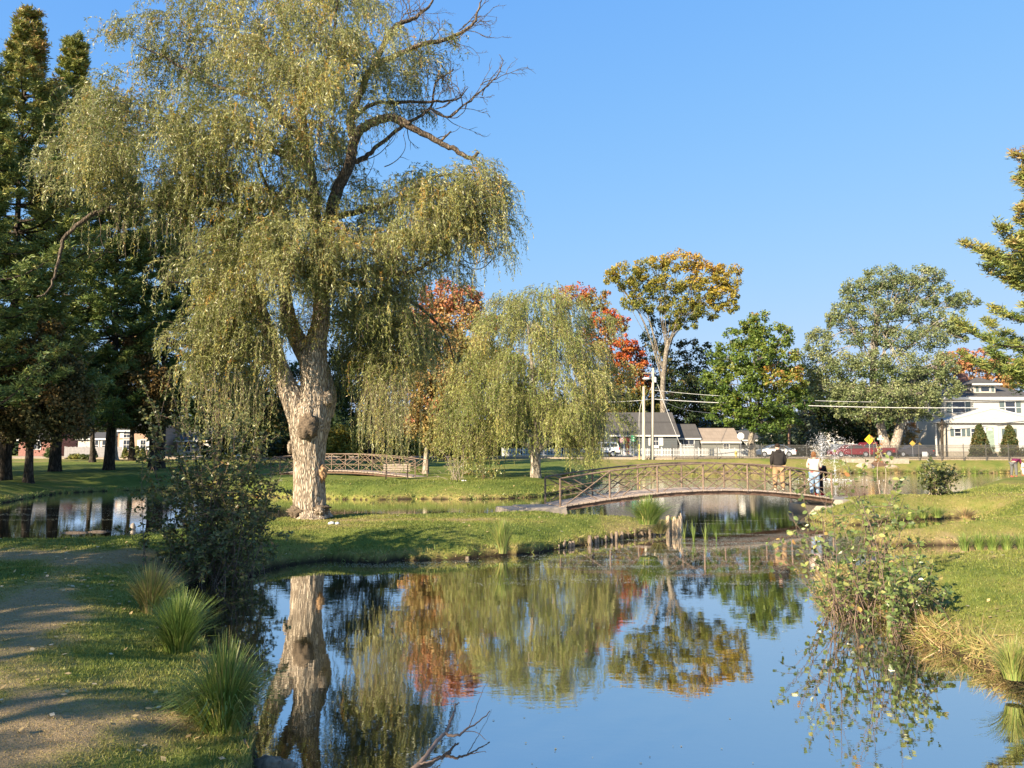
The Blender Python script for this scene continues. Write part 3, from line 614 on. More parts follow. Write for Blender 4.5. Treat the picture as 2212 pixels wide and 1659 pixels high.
    B = [ # px, py, rx, ry, dd, n strands, length m, hue
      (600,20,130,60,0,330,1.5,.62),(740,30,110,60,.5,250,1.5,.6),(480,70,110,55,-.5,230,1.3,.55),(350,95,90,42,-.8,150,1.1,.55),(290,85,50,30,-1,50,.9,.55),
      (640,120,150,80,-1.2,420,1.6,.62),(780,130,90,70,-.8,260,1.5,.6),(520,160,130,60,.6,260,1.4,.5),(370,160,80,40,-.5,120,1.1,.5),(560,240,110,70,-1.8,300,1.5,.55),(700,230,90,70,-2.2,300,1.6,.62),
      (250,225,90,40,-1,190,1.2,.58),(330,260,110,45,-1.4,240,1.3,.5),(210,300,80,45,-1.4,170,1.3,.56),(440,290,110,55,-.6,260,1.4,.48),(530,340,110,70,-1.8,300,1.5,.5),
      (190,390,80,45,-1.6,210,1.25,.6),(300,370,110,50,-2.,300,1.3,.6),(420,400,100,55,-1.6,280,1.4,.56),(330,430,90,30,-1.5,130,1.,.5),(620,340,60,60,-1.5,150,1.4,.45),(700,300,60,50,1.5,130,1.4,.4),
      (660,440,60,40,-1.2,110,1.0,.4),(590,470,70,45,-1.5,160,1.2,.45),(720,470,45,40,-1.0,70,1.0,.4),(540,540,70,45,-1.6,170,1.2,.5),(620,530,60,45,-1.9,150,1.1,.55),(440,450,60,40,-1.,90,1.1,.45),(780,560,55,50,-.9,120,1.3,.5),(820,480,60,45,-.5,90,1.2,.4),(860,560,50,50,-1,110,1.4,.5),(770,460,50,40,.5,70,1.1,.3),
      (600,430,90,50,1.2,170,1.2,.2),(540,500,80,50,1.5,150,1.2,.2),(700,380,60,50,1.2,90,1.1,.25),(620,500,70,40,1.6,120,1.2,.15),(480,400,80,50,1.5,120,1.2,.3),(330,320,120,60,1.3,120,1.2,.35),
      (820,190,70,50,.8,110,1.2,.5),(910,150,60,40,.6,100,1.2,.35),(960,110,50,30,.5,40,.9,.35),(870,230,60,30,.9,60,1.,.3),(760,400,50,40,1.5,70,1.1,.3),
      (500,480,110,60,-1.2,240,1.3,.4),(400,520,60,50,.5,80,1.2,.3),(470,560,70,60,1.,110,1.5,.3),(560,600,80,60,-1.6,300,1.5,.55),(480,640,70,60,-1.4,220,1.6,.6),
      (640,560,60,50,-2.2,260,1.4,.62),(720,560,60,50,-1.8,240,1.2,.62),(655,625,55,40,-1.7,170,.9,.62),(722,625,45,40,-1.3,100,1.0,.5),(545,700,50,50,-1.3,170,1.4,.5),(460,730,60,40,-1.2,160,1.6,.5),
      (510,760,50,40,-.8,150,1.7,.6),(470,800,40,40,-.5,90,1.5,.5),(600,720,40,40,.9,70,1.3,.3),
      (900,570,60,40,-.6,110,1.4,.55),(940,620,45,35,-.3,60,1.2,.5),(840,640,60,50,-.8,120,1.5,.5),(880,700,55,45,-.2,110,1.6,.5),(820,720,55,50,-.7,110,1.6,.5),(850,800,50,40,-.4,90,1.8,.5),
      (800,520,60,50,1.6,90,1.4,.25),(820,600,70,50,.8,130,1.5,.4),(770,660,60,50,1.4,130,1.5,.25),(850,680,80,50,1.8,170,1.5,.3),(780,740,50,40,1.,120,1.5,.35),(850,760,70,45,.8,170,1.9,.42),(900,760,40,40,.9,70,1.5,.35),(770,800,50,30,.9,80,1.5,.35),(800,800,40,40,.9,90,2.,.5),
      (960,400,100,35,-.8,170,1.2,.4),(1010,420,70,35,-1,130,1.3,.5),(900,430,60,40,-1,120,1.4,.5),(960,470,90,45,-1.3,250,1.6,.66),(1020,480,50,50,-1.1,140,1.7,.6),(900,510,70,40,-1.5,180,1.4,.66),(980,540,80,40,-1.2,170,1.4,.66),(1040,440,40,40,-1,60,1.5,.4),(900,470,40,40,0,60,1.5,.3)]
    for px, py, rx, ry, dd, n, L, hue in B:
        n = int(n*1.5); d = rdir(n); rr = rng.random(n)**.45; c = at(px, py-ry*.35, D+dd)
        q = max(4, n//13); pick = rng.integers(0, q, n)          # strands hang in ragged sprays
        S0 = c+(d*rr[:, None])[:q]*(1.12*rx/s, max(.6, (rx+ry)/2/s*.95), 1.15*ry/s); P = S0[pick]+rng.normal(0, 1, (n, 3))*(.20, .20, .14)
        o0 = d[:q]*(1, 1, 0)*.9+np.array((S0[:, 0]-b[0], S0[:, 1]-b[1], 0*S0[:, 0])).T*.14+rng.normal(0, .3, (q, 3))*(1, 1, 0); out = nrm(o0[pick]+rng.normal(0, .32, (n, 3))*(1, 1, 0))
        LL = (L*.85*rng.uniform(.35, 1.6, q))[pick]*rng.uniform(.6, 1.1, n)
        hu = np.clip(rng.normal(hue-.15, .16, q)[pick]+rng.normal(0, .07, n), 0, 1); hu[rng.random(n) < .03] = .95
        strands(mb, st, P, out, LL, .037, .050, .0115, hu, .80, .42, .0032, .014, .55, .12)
    # long hanging curtains
    for px, py, w, n, L, dd in [(590,730,50,20,1.,-1.2),(850,830,60,70,2.2,-.3),(850,800,70,70,2.3,.5),(820,810,40,50,2.3,.2),(470,800,70,60,1.8,-.9),(540,820,60,50,1.5,-.4),(500,870,40,25,1.2,-.6),(780,850,30,20,1.2,.4),(1000,520,60,30,1.4,-1),(300,470,120,40,.9,-1.5),(420,480,60,30,1.,-1),(1060,420,30,16,1.6,-.7),(240,310,60,20,1.,-1.5)]:
        P = np.array([at(px+rng.normal(0, w*.5), py+rng.normal(0, 14), D+dd+rng.normal(0, .6)) for _ in range(n)])
        out = nrm(rdir(n)*(1, 1, 0)); strands(mb, st, P, out, L*rng.uniform(.6, 1.2, n), .033, .042, .0085, np.clip(rng.normal(.5, .13, n), 0, 1), 1., .12, .0035, .008, .05, .1)
    # sprouts growing straight out of the trunk
    for px, py, n in [(660,690,60),(690,640,60),(600,770,30),(640,560,40),(648,720,40)]:
        P = np.array([at(px+rng.normal(0, 14), py+rng.normal(0, 18), D-.45) for _ in range(n)]); out = nrm(rng.normal(size=(n, 3))*(1, .5, 0)+(0, -.8, 0))
        strands(mb, st, P, out, rng.uniform(.3, .7, n), .03, .045, .009, np.clip(rng.normal(.72, .15, n), 0, 1), .7, .7, .004, .01, .6, .1)
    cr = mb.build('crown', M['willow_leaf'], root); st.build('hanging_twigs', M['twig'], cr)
big_willow()

def weeper():
    D = 47.; s = ppm(D); b = at(1157, 1030, D); b[2] = ground(b[0], D)
    root = thing('willow_tree', 'round full weeping willow with short trunk on the far lawn', 'willow tree', b)
    tb = MB()
    def limb(pts, r0, r1, dD=0):
        n = len(pts); P = smooth_path([at(p[0], p[1], D+dD*i/(n-1)) for i, p in enumerate(pts)], 5)
        tb.tube(P, np.linspace(r0, r1, len(P))/s, 16, disp=lambda t, a: 1+.09*np.sin(a*4+t*9)+.06*np.sin(a*7-t*23))
    limb([(1158,1036),(1157,1020),(1157,1000),(1156,976)], 12, 10); limb([(1156,980),(1140,962),(1120,955),(1104,944)], 6, 3, -1)
    limb([(1156,980),(1150,950),(1130,920),(1110,860),(1100,780)], 7, 2, 1.); limb([(1158,978),(1170,930),(1190,860),(1200,760),(1195,680)], 8, 2, .5); limb([(1158,978),(1200,940),(1250,880),(1280,820)], 6, 2, -1.); limb([(1158,970),(1160,900),(1150,800),(1140,700)], 7, 2, -2)
    tb.build('trunk', M['bark_pale'], root)
    mb = MB(); st = MB()
    B = [(1205,650,70,40,0,.5),(1110,660,60,38,.5,.5),(1160,680,80,45,-1.5,.45),(1260,700,50,40,.3,.45),(1060,700,40,30,.8,.55),(1090,730,70,45,-2,.5),(1200,740,70,45,-2.8,.45),(1270,770,60,45,-1.5,.6),(1060,780,60,40,-1.5,.45),
         (1140,790,70,40,-3.2,.5),(1310,800,30,30,-.2,.6),(1230,830,70,40,-3.,.5),(1030,840,60,40,-1,.5),(1100,850,60,40,-3.,.4),(1290,850,40,40,-2,.65),(1000,890,50,32,-1,.5),(1060,900,60,40,-2.4,.42),(960,910,28,28,-.5,.5),(1170,880,70,35,-3.4,.5),(1230,900,60,35,-3,.5),(1300,900,35,30,-1,.6),(1120,920,60,30,-2,.45),(1000,940,50,26,0,.45),(1250,940,40,25,-3,.6),
         (1150,720,90,60,2,.4),(1080,800,80,60,2.5,.4),(1230,800,80,60,2.5,.4),(1150,860,90,50,1,.3),(1050,880,70,40,2,.35),(1280,860,40,40,2,.4)]
    for px, py, rx, ry, dd, hue in B:
        n = int(150*(rx*ry)/(60*40))+20; d = rdir(n); d[:, 2] = np.abs(d[:, 2])*.9-.1; c = at(px, py, D+dd)
        q = max(4, n//16); pick = rng.integers(0, q, n)
        S0 = c+(d*(rng.uniform(.45, 1.15, n)[:, None]))[:q]*(1.1*rx/s, max(.8, rx/s*.8), 1.15*ry/s); P = S0[pick]+rng.normal(0, 1, (n, 3))*(.30, .30, .22)
        o0 = d[:q]*(1, 1, 0)+np.array((S0[:, 0]-b[0], S0[:, 1]-b[1], 0*S0[:, 0])).T*.25; out = nrm(o0[pick]+rng.normal(0, .3, (n, 3))*(1, 1, 0)); L = rng.uniform(.8, 3.4, q)[pick]*rng.uniform(.6, 1.1, n); hq = rng.normal(hue+.06, .17, q)[pick]
        bot = P[:, 2]-L; low = b[2]+.5; L = np.where(bot < low, np.maximum(.5, P[:, 2]-low), L)
        strands(mb, st, P, out, L, .075, .085, .021, np.clip(hq+rng.normal(0, .08, n), 0, 1), .95, .30, .006, .02, .4, .12)
    for px, py, w, n, L, dd in [(1280,880,14,60,4.0,-2.5),(1262,900,30,80,3.2,-2),(1240,930,24,40,2.2,-2),(1010,930,40,90,2.6,-1),(1040,960,30,60,1.8,-1),(1290,800,30,50,3,-1),(970,910,25,40,2,-1)]:
        P = np.array([at(px+rng.normal(0, w*.6), py+rng.normal(0, 14), D+dd+rng.normal(0, .5)) for _ in range(n)]); out = nrm(rdir(n)*(1, 1, 0))
        strands(mb, st, P, out, L*rng.uniform(.7, 1.05, n), .075, .085, .021, np.clip(rng.normal(.55, .15, n), 0, 1), 1., .1, .006, .015, .05, .1)
    cr = mb.build('crown', M['willow_leaf2'], root); st.build('hanging_twigs', M['twig'], cr)
weeper()

def pine(name, label, px, base_py, top_py, D, start, R, seed, group=None, hue=.35, tr=.35, dens=1.0, z0=None, tops=None, whorl=.62, side=0):
    r = np.random.default_rng(seed); b = at(px, base_py, D); b[2] = ground(b[0], D); top = at(px, top_py, D)[2]; H = top-b[2]
    root = thing(name, label, 'pine tree', b, group); tb = MB(); cb = MB()
    T = smooth_path([b-(0, 0, .2), b+(0.1, 0, H*.3), b+(-.1, .1, H*.6), b+(0, 0, H)], 8)
    tb.tube(T, tr*np.linspace(1, .08, len(T))*(1+.4*np.exp(-np.arange(len(T))/1.5)), 12, disp=lambda t, a: 1+.07*np.sin(a*5+t*11))
    z = H*start; C = []; R_ = []; HH = []
    while z < H*.985:
        f = max(0., (z/H-start)/(1-start)); Lm = R*(1-f**1.5)*(.75+.25*math.sin(f*17+seed))+.5; nb = r.integers(5, 8); a0 = r.uniform(0, 6.28)
        for i in range(nb):
            a = a0+i*2*PI/nb+r.normal(0, .25); L = Lm*r.uniform(.6, 1.15); o = np.array((math.cos(a), math.sin(a), 0)); pz = np.array((0, 0, 1.))
            up = r.uniform(-.05, .22)+.25*f; base = np.array((b[0], b[1], b[2]+z+r.uniform(-.2, .2)))
            K = 8; t = np.linspace(0, 1, K); path = base+o*L*t[:, None]+pz*(L*(up*t-.18*np.sin(t*PI)*(1-f)+.10*t**3))[:, None]
            tb.tube(path, np.linspace(.03+.012*L, .012, K), 5, cap=False)
            m = int((14+10*L)*dens); tt = r.uniform(.25, 1, m)**.7; w = (.10+.26*L)*np.sin(np.clip(tt*1.15, 0, 1)*PI*.86+.25); sd = np.array((-o[1], o[0], 0))
            c = np.array([np.interp(tt, t, path[:, j]) for j in range(3)]).T+sd*(r.uniform(-1, 1, m)*w)[:, None]+pz*(r.normal(.05, .07, m)+.12*r.random(m)*(tt>.5))[:, None]
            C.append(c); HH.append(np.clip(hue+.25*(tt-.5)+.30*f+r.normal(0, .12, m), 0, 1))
        z += 1.45*whorl*r.uniform(.75, 1.25)*(1.15-.5*f)
    C = np.vstack(C); HH = np.concatenate(HH); n = len(C); per = 15; N = n*per
    d = rdir(N)*(1, 1, .55)+np.array((0, 0, .35)); d = nrm(d); rad = .25+.0012*D; st = np.repeat(C, per, 0)+rng.normal(0, .10, (N, 3))*(1, 1, .5)
    b_ = nrm(np.cross(d, rdir(N))); hl = rad*.5*rng.uniform(.6, 1.2, N)
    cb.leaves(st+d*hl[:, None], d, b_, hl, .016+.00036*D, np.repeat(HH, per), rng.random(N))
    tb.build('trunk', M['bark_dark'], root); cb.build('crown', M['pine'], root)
    return root
pine('pine_tree', 'tallest white pine at the left edge with rusty brown tips', 8, 1020, 25, 44, .16, 5.6, 1, hue=.42, tr=.34)
pine('pine_tree', 'dark white pine with narrow rusty top beside the tallest pine', 118, 1015, 78, 53, .14, 5.8, 2, hue=.30, tr=.34)
pine('pine_tree', 'broad dark pine behind the left lobe of the big willow', 235, 1010, 330, 56, .17, 6.4, 3, hue=.25, tr=.34)
pine('pine_tree', 'dark pine whose trunk shows left of the hanging willow strands', 345, 1008, 400, 60, .22, 6.2, 4, hue=.22, tr=.34)
pine('pine_tree', 'dark pine hidden behind the big willow trunk', 470, 1006, 470, 66, .2, 5.5, 5, hue=.2, tr=.3)
pine('pine_tree', 'bright green pine reaching in from the right edge', 2308, 1040, 300, 37, .30, 5.4, 6, hue=.45, tr=.35, dens=1.3)
pine('pine_tree', 'pine at the far left beyond the frame edge', -90, 1030, 120, 40, .2, 5.5, 8, hue=.35, tr=.34)

# cedars and dark trees at left
tree('cedar_tree', 'broad brownish cedar in front of the left pines', (62,1030), 43, [(64,980),(70,900),(90,800)], [(105,720,30,30,0,.7),(85,770,50,40,-1),(120,800,60,45,-1.5),(50,830,55,45,-1),(150,860,50,40,-1),(90,870,70,45,-2),(30,900,50,35,0),(130,920,60,30,-1),(60,940,50,22,0)], 'cedar', 'bark_dark', clump=.2, ncl=75, per=46, r0=9, hue=.55, size=.075, flat=1.1)
tree('cedar_tree', 'autumn tinted cedar between the left pines and the willow strands', (330,1000), 56, [(330,960),(320,880)], [(300,760,35,30,0,.9),(280,790,40,30,0,.75),(320,830,50,40,-1,.7),(285,860,45,40,-1),(340,880,45,40,-1),(310,915,50,22,0)], 'cedar', 'bark_dark', clump=.2, ncl=65, per=40, r0=9, hue=.55, size=.09, flat=1.1)
tree('maple_tree', 'orange maple glowing behind the left pines', (285,1000), 78, [(285,900)], [(275,760,40,35,0,.75),(300,800,40,30,0,.5),(250,800,30,30,0,.6)], 'autumn_mix', 'bark_dark', ncl=50, per=26, r0=6)
tree('shade_tree', 'dark leafy tree behind the left pines above the lawn', (200,1000), 74, [(200,950),(200,850)], [(180,870,60,50,0),(250,900,50,36,0),(200,800,60,50,0),(120,900,60,30,0),(40,900,60,40,0)], 'dark_leaf', 'bark_dark', ncl=55, per=30, r0=6)
tree('oak_tree', 'pale barked roadside oak with bare lower trunk left of the brick house', (243,994), 79, [(243,960),(244,935),(246,905),(240,860)], [(235,880,45,30,0),(270,890,40,26,0,.6),(225,840,50,40,1)], 'dark_leaf', 'bark_pale', ncl=50, per=24, r0=10.5)
tree('oak_tree', 'dark trunked roadside oak right of the brick house', (345,994), 76, [(345,960),(342,925),(346,880)], [(340,880,50,30,0),(380,890,50,30,0,.7),(360,840,50,40,1)], 'dark_leaf', 'bark_dark', ncl=50, per=24, r0=10)
tree('shade_tree', 'slanting dark trunked tree at the far left lawn', (8,1012), 52, [(20,975),(34,935),(44,900)], [(30,880,60,35,0),(-20,900,60,40,0)], 'dark_leaf', 'bark_dark', ncl=50, per=24, r0=6)
# trees behind the big willow and the far bridge
tree('maple_tree', 'russet brown maple with pale trunk behind the far footbridge', (919,1014), 51, [(921,985),(923,950),(930,880),(935,800)],
     [(960,640,55,35,0,.85),(920,690,50,40,0,.7),(990,690,45,40,0,.55),(950,740,60,45,-1,.5),(1000,760,45,40,0,.4),(900,770,45,40,0,.45),(950,810,60,40,-1,.4),(905,840,40,35,-1,.5),(980,850,55,40,-1,.38),(930,890,55,38,-1,.48),(990,905,45,30,0,.35),(900,920,30,30,-.5,.6),(950,950,40,22,-.5,.5),(1010,650,35,30,1,.9)], 'autumn_mix', 'bark_pale', ncl=62, per=30, r0=6.5, wstem=.8, size=.095, flat=.9)
tree('shade_tree', 'dense dark green tree between the big willow trunk and the russet maple', (800,1006), 72, [(800,940),(800,860)], [(780,760,70,60,0),(840,820,60,50,0),(760,860,60,50,0),(830,900,60,40,0),(720,820,50,60,0),(770,690,60,50,1),(850,700,50,60,1)], 'dark_leaf', 'bark_dark', ncl=60, per=30, r0=7)
tree('shade_tree', 'dark tree filling the gap left of the big willow trunk', (560,1006), 74, [(560,940),(560,860)], [(560,820,70,60,0),(480,860,60,50,0),(600,900,60,40,0),(520,910,60,40,0),(430,900,60,40,0),(560,740,60,50,1),(640,840,50,60,1)], 'dark_leaf', 'bark_dark', ncl=60, per=30, r0=7)
tree('shade_tree', 'reddish dark tree behind the round willow', (1040,1000), 80, [(1040,930)], [(1045,700,36,26,0,.95),(1040,770,50,50,0,.4),(1000,840,60,60,0,.3),(1090,820,70,70,0,.2),(980,930,60,40,0,.2),(1060,940,60,30,0,.2)], 'red_leaf', 'bark_dark', ncl=55, per=26, r0=6)
tree('yellow_bush', 'golden leaved bush behind the far footbridge', (740,1003), 62, [(740,985)], [(735,945,30,28,0,.5),(720,965,22,20,0,.45),(760,955,26,22,0,.55),(750,975,30,14,0,.4)], 'gold_leaf', 'bark_dark', ncl=110, per=40, r0=2.5, size=.09, cat='bush', clump=.22)
tree('yellow_bush', 'olive bush left of the russet maple trunk', (870,1006), 66, [(870,985)], [(865,950,26,26,0,.3),(890,965,22,20,0,.3),(850,970,24,18,0,.25)], 'gold_leaf', 'bark_dark', ncl=100, per=36, r0=2.5, size=.09, cat='bush', clump=.22)
for px, D, lab in [(470,80,'dark shrub mass far behind the leafy shrub'),(560,79,'dark shrub left of the big willow trunk, far behind'),(625,81,'dark shrub just left of the big willow trunk, far behind'),(790,80,'dark shrub seen above the far footbridge'),(850,82,'dark shrub right of the far footbridge'),(960,79,'dark shrub behind the russet maple trunk'),(1010,81,'dark shrub left behind the round willow')]:
    tree('dark_shrub', lab, (px,993), D, [(px,980)], [(px-15,960,30,22,0),(px+20,965,30,20,0),(px,978,40,13,0),(px+5,945,26,18,0)], 'dark_leaf', 'bark_dark', ncl=110, per=26, r0=3, cat='shrub', hue=.5)
# right background
tree('maple_tree', 'green maple with scarlet top behind the round willow', (1345,985), 109, [(1345,900),(1330,800)],
     [(1240,640,50,28,2,.7),(1290,650,36,26,0,.35),(1310,690,34,32,0,.95),(1285,730,40,36,0,.5),(1340,700,26,24,1,.75),(1330,760,40,34,0,.85),(1375,780,26,32,0,.95),(1350,800,44,34,-1,.6),(1380,830,30,28,0,.8),(1340,850,50,40,-1,.25),(1385,870,40,34,0,.2),(1345,900,50,26,-1,.15),(1300,860,50,50,2,.15),(1350,745,28,24,-1,.95)], 'red_leaf', 'bark_dark', ncl=75, per=32, r0=6, size=.14)
tree('cottonwood_tree', 'tall golden leaved tree with pale forked trunk behind the grey house', (1432,975), 104, [(1433,900),(1432,830),(1438,770),(1443,735)],
     [(1350,595,46,28,0,.45),(1410,580,44,26,0,.5),(1470,565,46,24,0,.75),(1520,590,44,28,0,.7),(1570,600,36,30,0,.6),(1380,620,40,26,0,.35),(1440,620,44,28,-1,.4),(1500,635,44,30,0,.45),(1560,640,40,28,0,.55),(1370,655,30,22,0,.35),(1420,660,34,24,0,.3),(1475,670,44,26,-1,.35),(1530,670,36,22,0,.45),(1480,700,36,16,0,.35),(1580,660,22,18,0,.5),(1320,600,18,14,0,.5)], 'gold_leaf', 'bark_grey', ncl=95, per=34, r0=8, wstem=.5, twigs=.2, size=.125)
for nm, lab, bx, D, bl, mt in [
    ('shade_tree','dark spruce-like tree left of the tall golden tree',1405,112,[(1420,720,36,40,0),(1410,790,50,50,0),(1440,850,60,50,0),(1390,870,50,40,0),(1500,860,60,50,0)],'dark_leaf'),
    ('shade_tree','dark tree behind the garage roof',1500,116,[(1490,770,50,40,0,.6),(1470,830,50,50,0),(1520,850,60,50,0),(1560,900,60,40,0),(1500,910,60,36,0),(1455,900,40,40,0)],'dark_leaf'),
    ('shade_tree','dark green tree behind the fountain',1740,106,[(1740,880,60,50,0),(1800,860,60,50,0),(1770,930,70,34,0),(1700,920,50,40,0),(1850,900,60,50,0),(1860,940,50,24,0),(1740,830,50,40,0)],'dark_leaf'),
    ('shade_tree','dark tree between the silver tree trunk and the white house',1990,108,[(1980,880,50,40,0,.6),(2010,920,40,36,0),(1960,940,50,30,0,.9),(2000,830,50,40,0,.4),(2030,860,30,40,0)],'dark_leaf'),
    ('red_oak_tree','rusty red oak behind the white house roof',2110,112,[(2080,800,40,30,0,.75),(2120,780,50,28,0,.8),(2160,800,40,30,0,.7),(2050,790,36,30,0,.6),(2190,810,40,30,0,.5),(2140,830,50,30,0,.6),(2080,770,30,16,0,.9)],'autumn_mix')]:
    tree(nm, lab, (bx,985), D, [(bx,930),(bx,860)], bl, mt, 'bark_dark', ncl=60, per=28, r0=6, size=.16)
tree('maple_tree', 'green maple turning orange in front of the tan roofed garage', (1625,992), 87, [(1625,965),(1622,945),(1634,915),(1650,880)],
     [(1640,700,40,24,0,.4),(1610,730,46,30,0,.35),(1670,730,46,30,0,.4),(1570,770,44,34,0,.3),(1630,770,50,34,-2,.3),(1690,780,46,34,0,.4),(1550,820,40,32,0,.25),(1600,820,46,32,-2,.3),(1660,820,46,30,-2,.7),(1710,820,34,28,0,.75),(1570,865,46,28,0,.25),(1630,870,50,30,-2,.25),(1690,870,46,30,-1,.25),(1730,860,26,26,0,.25),(1560,895,34,18,0,.25),(1650,910,50,22,-1,.2),(1700,905,36,20,0,.2),(1590,905,34,14,-1,.25)], 'green_leaf', 'bark_grey', ncl=66, per=44, r0=8, wstem=.8, size=.125)
tree('silver_tree', 'large grey-green tree with twin pale trunks by the crossing sign', (1912,992), 92, [(1912,960),(1905,930),(1895,880),(1885,820),(1890,740),(1895,680)],
     [(1905,600,50,26,0,.5),(1860,630,46,30,0,.5),(1950,620,50,30,0,.5),(2000,600,44,26,0,.5),(2040,640,40,28,0,.5),(1830,670,36,26,0,.5),(1900,670,50,30,-1,.45),(1970,670,50,30,0,.45),(2080,650,34,22,0,.55),(2050,690,40,26,0,.5),(1860,720,46,30,0,.45),(1940,730,46,30,-1,.4),(2010,730,46,30,0,.45),(2075,720,30,20,0,.5),(1770,740,40,30,0,.6),(1800,690,30,20,0,.55),
      (1760,790,40,34,0,.55),(1820,790,46,34,-1,.5),(1880,790,46,34,-2,.4),(1950,790,46,34,-2,.5),(2020,790,46,34,-1,.5),(1780,840,46,30,-1,.5),(1850,850,50,30,-2,.5),(1920,850,50,30,-3,.5),(1990,850,50,30,-2,.55),(2050,840,30,28,-1,.5),(1880,890,46,24,-2,.5),(1950,890,44,22,-2,.6),(2000,880,40,24,-1,.5),(1820,880,30,20,-1,.5)], 'grey_leaf', 'bark_pale', ncl=85, per=44, r0=11, wstem=.45, size=.10, twigs=.3, flat=.9)
tb_ = MB(); P_ = smooth_path([at(1921,996,92), at(1934,960,91.7), at(1942,930,91.5), at(1955,880,91.5), at(1970,830,92), at(1985,790,92.5)], 5); tb_.tube(P_, np.linspace(12, 4, len(P_))/ppm(92), 12, disp=lambda t, a: 1+.07*np.sin(a*4+t*9)); 
_st = [o for o in scene.objects if o.name.startswith('silver_tree')][0]; tb_.build('trunk', M['bark_pale'], _st)

# distant wood closing the horizon behind everything
def wood():
    mb = MB(); C = []; H_ = []
    for x in np.arange(-150, 190, 2.2):
        y = 150+12*math.sin(x*.07)+rng.normal(0, 6); h = 9+3*math.sin(x*.11)+2*math.sin(x*.31)
        if -10 < x < 60: h -= 1
        k = 40; C.append(np.column_stack((x+rng.normal(0, 2.6, k), y+rng.normal(0, 3, k), rng.uniform(0, h+1.5, k)))); H_.append(np.full(k, .35+.5*(rng.random() < .25)))
    C = np.vstack(C); foliage(mb, C, np.full(len(C), 1.9), 24, .6, .7, .9, np.concatenate(H_))
    setp(mb.build('distant_wood', M['dark_leaf']), 'dark wood closing the view behind the houses', 'wood', kind='stuff')
wood()

# ------------------------------------------------------------------ shrubs with visible stems
def shrub(name, label, D, base, tips, nleaf, ls, mat, stemr=.011, spread=(.3, .3), hue=.45, cat='shrub', leafstart=.25, z0=None, bark='twig', sub=3, asp=.62, stemhue=None, droop=.0):
    b = at(base[0], base[1], D); g = ground(b[0], b[1]) if z0 is None else z0; b[2] = g; root = thing(name, label, cat, b)
    sm = MB(); lf = MB(); pts = []; s = ppm(D)
    for (px, py, dd, n) in tips:
        for i in range(n):
            st = b+np.array((rng.normal(0, spread[0]), rng.normal(0, spread[1]), -.05)); en = at(px+rng.normal(0, 16), py+rng.normal(0, 16), D+dd+rng.normal(0, .25))
            Ln = np.linalg.norm(en-st); mid = st*.55+en*.45+np.array((0, 0, .10*Ln))+rng.normal(0, .05*Ln, 3)*(1, 1, .3)
            P = smooth_path([st, mid, en], 7); sm.tube(P, np.linspace(stemr, stemr*.25, len(P)), 5, cap=False); pts.append(P[int(len(P)*leafstart):])
            for j in range(sub):
                k = rng.integers(4, len(P)-2); d = nrm(P[k+1]-P[k]+rdir(1)[0]*.8); e = P[k]+d*Ln*rng.uniform(.14, .34); q = smooth_path([P[k], (P[k]+e)/2+(0, 0, .03), e], 3)
                sm.tube(q, np.linspace(stemr*.45, stemr*.2, len(q)), 4, cap=False); pts.append(q); pts.append(q)
    w = np.array([np.linalg.norm(p[-1]-p[0]) for p in pts]); w = w/w.sum(); pick = rng.choice(len(pts), nleaf, p=w)
    c = []
    for i in pick:
        p = pts[i]; t = rng.random()**.6*(len(p)-1); k = min(int(t), len(p)-2); c.append(p[k]+(p[k+1]-p[k])*(t-k))
    c = np.array(c); n = nleaf; a = nrm(rdir(n)*(1, 1, .6)+np.array((0, 0, .15-droop))); nr = nrm(rdir(n)*.8+np.array((-.25, -.25, .55))); bb = nrm(np.cross(nr, a)); nr = np.cross(a, bb)
    hl = ls/2*rng.uniform(.6, 1.2, n); cc = c+a*(hl*1.25)[:, None]
    # six sided leaf with folded midrib
    hw = (hl*asp)[:, None]; h = hl[:, None]; up = nr*h*.18
    V = np.stack((cc-a*h, cc-a*h*.35+bb*hw+up, cc+a*h*.4+bb*hw*.9+up, cc+a*h, cc+a*h*.4-bb*hw*.9+up, cc-a*h*.35-bb*hw+up), 1).reshape(-1, 3)
    i6 = np.arange(n)[:, None]*6; f = np.vstack((i6+np.array((0, 1, 2, 3)), i6+np.array((0, 3, 4, 5))))
    lf.add(V, f, 0, np.repeat(np.clip(rng.normal(hue, .2, n), 0, 1), 6), np.repeat(rng.random(n), 6), False)
    sm.build('stem', M[bark], root); lf.build('foliage', M[mat], root); return root
shrub('leafy_shrub', 'tall dark leafy shrub with many stems at the left water edge', 14.2, (450,1238),
      [(350,860,.2,2),(400,890,.3,3),(440,850,0,2),(480,880,.2,3),(520,910,0,3),(330,960,.4,3),(380,980,-.3,4),(450,960,-.5,4),(530,980,0,4),(560,930,.4,3),(580,1000,.2,4),(330,1040,0,4),(600,1060,.2,4),(345,1110,0,4),(400,1080,-.6,4),(500,1070,-.6,4),(610,1110,0,3),(560,1090,-.2,4),(330,1170,0,3),(420,1150,-.6,3),(590,1170,0,3),(520,1150,-.4,3),(480,1020,.7,5),(420,1010,.8,4),(550,1040,.8,4)],
      12500, .074, 'shrub_leaf', .010, (.42,.3), .45, sub=5, leafstart=.12, asp=.58)
shrub('leafy_bush', 'waxy green leafed bush leaning over the water on the right bank', 11.3, (1850,1305),
      [(1700,1120,.2,2),(1665,1180,0,2),(1760,1060,.3,3),(1830,1010,.2,2),(1860,1050,.1,3),(1740,1150,-.2,3),(1800,1120,-.3,4),(1900,1000,.4,1),(1890,1100,.1,3),(1920,1050,.3,2),(1780,1200,-.3,3),(1850,1170,-.4,4),(1720,1230,0,2),(1920,1150,.1,3),(1960,1090,.3,2),(1690,1150,0,1),(1810,1240,-.4,3)],
      1050, .088, 'bush_leaf', .009, (.3,.2), .5, 'bush', sub=3, leafstart=.2)
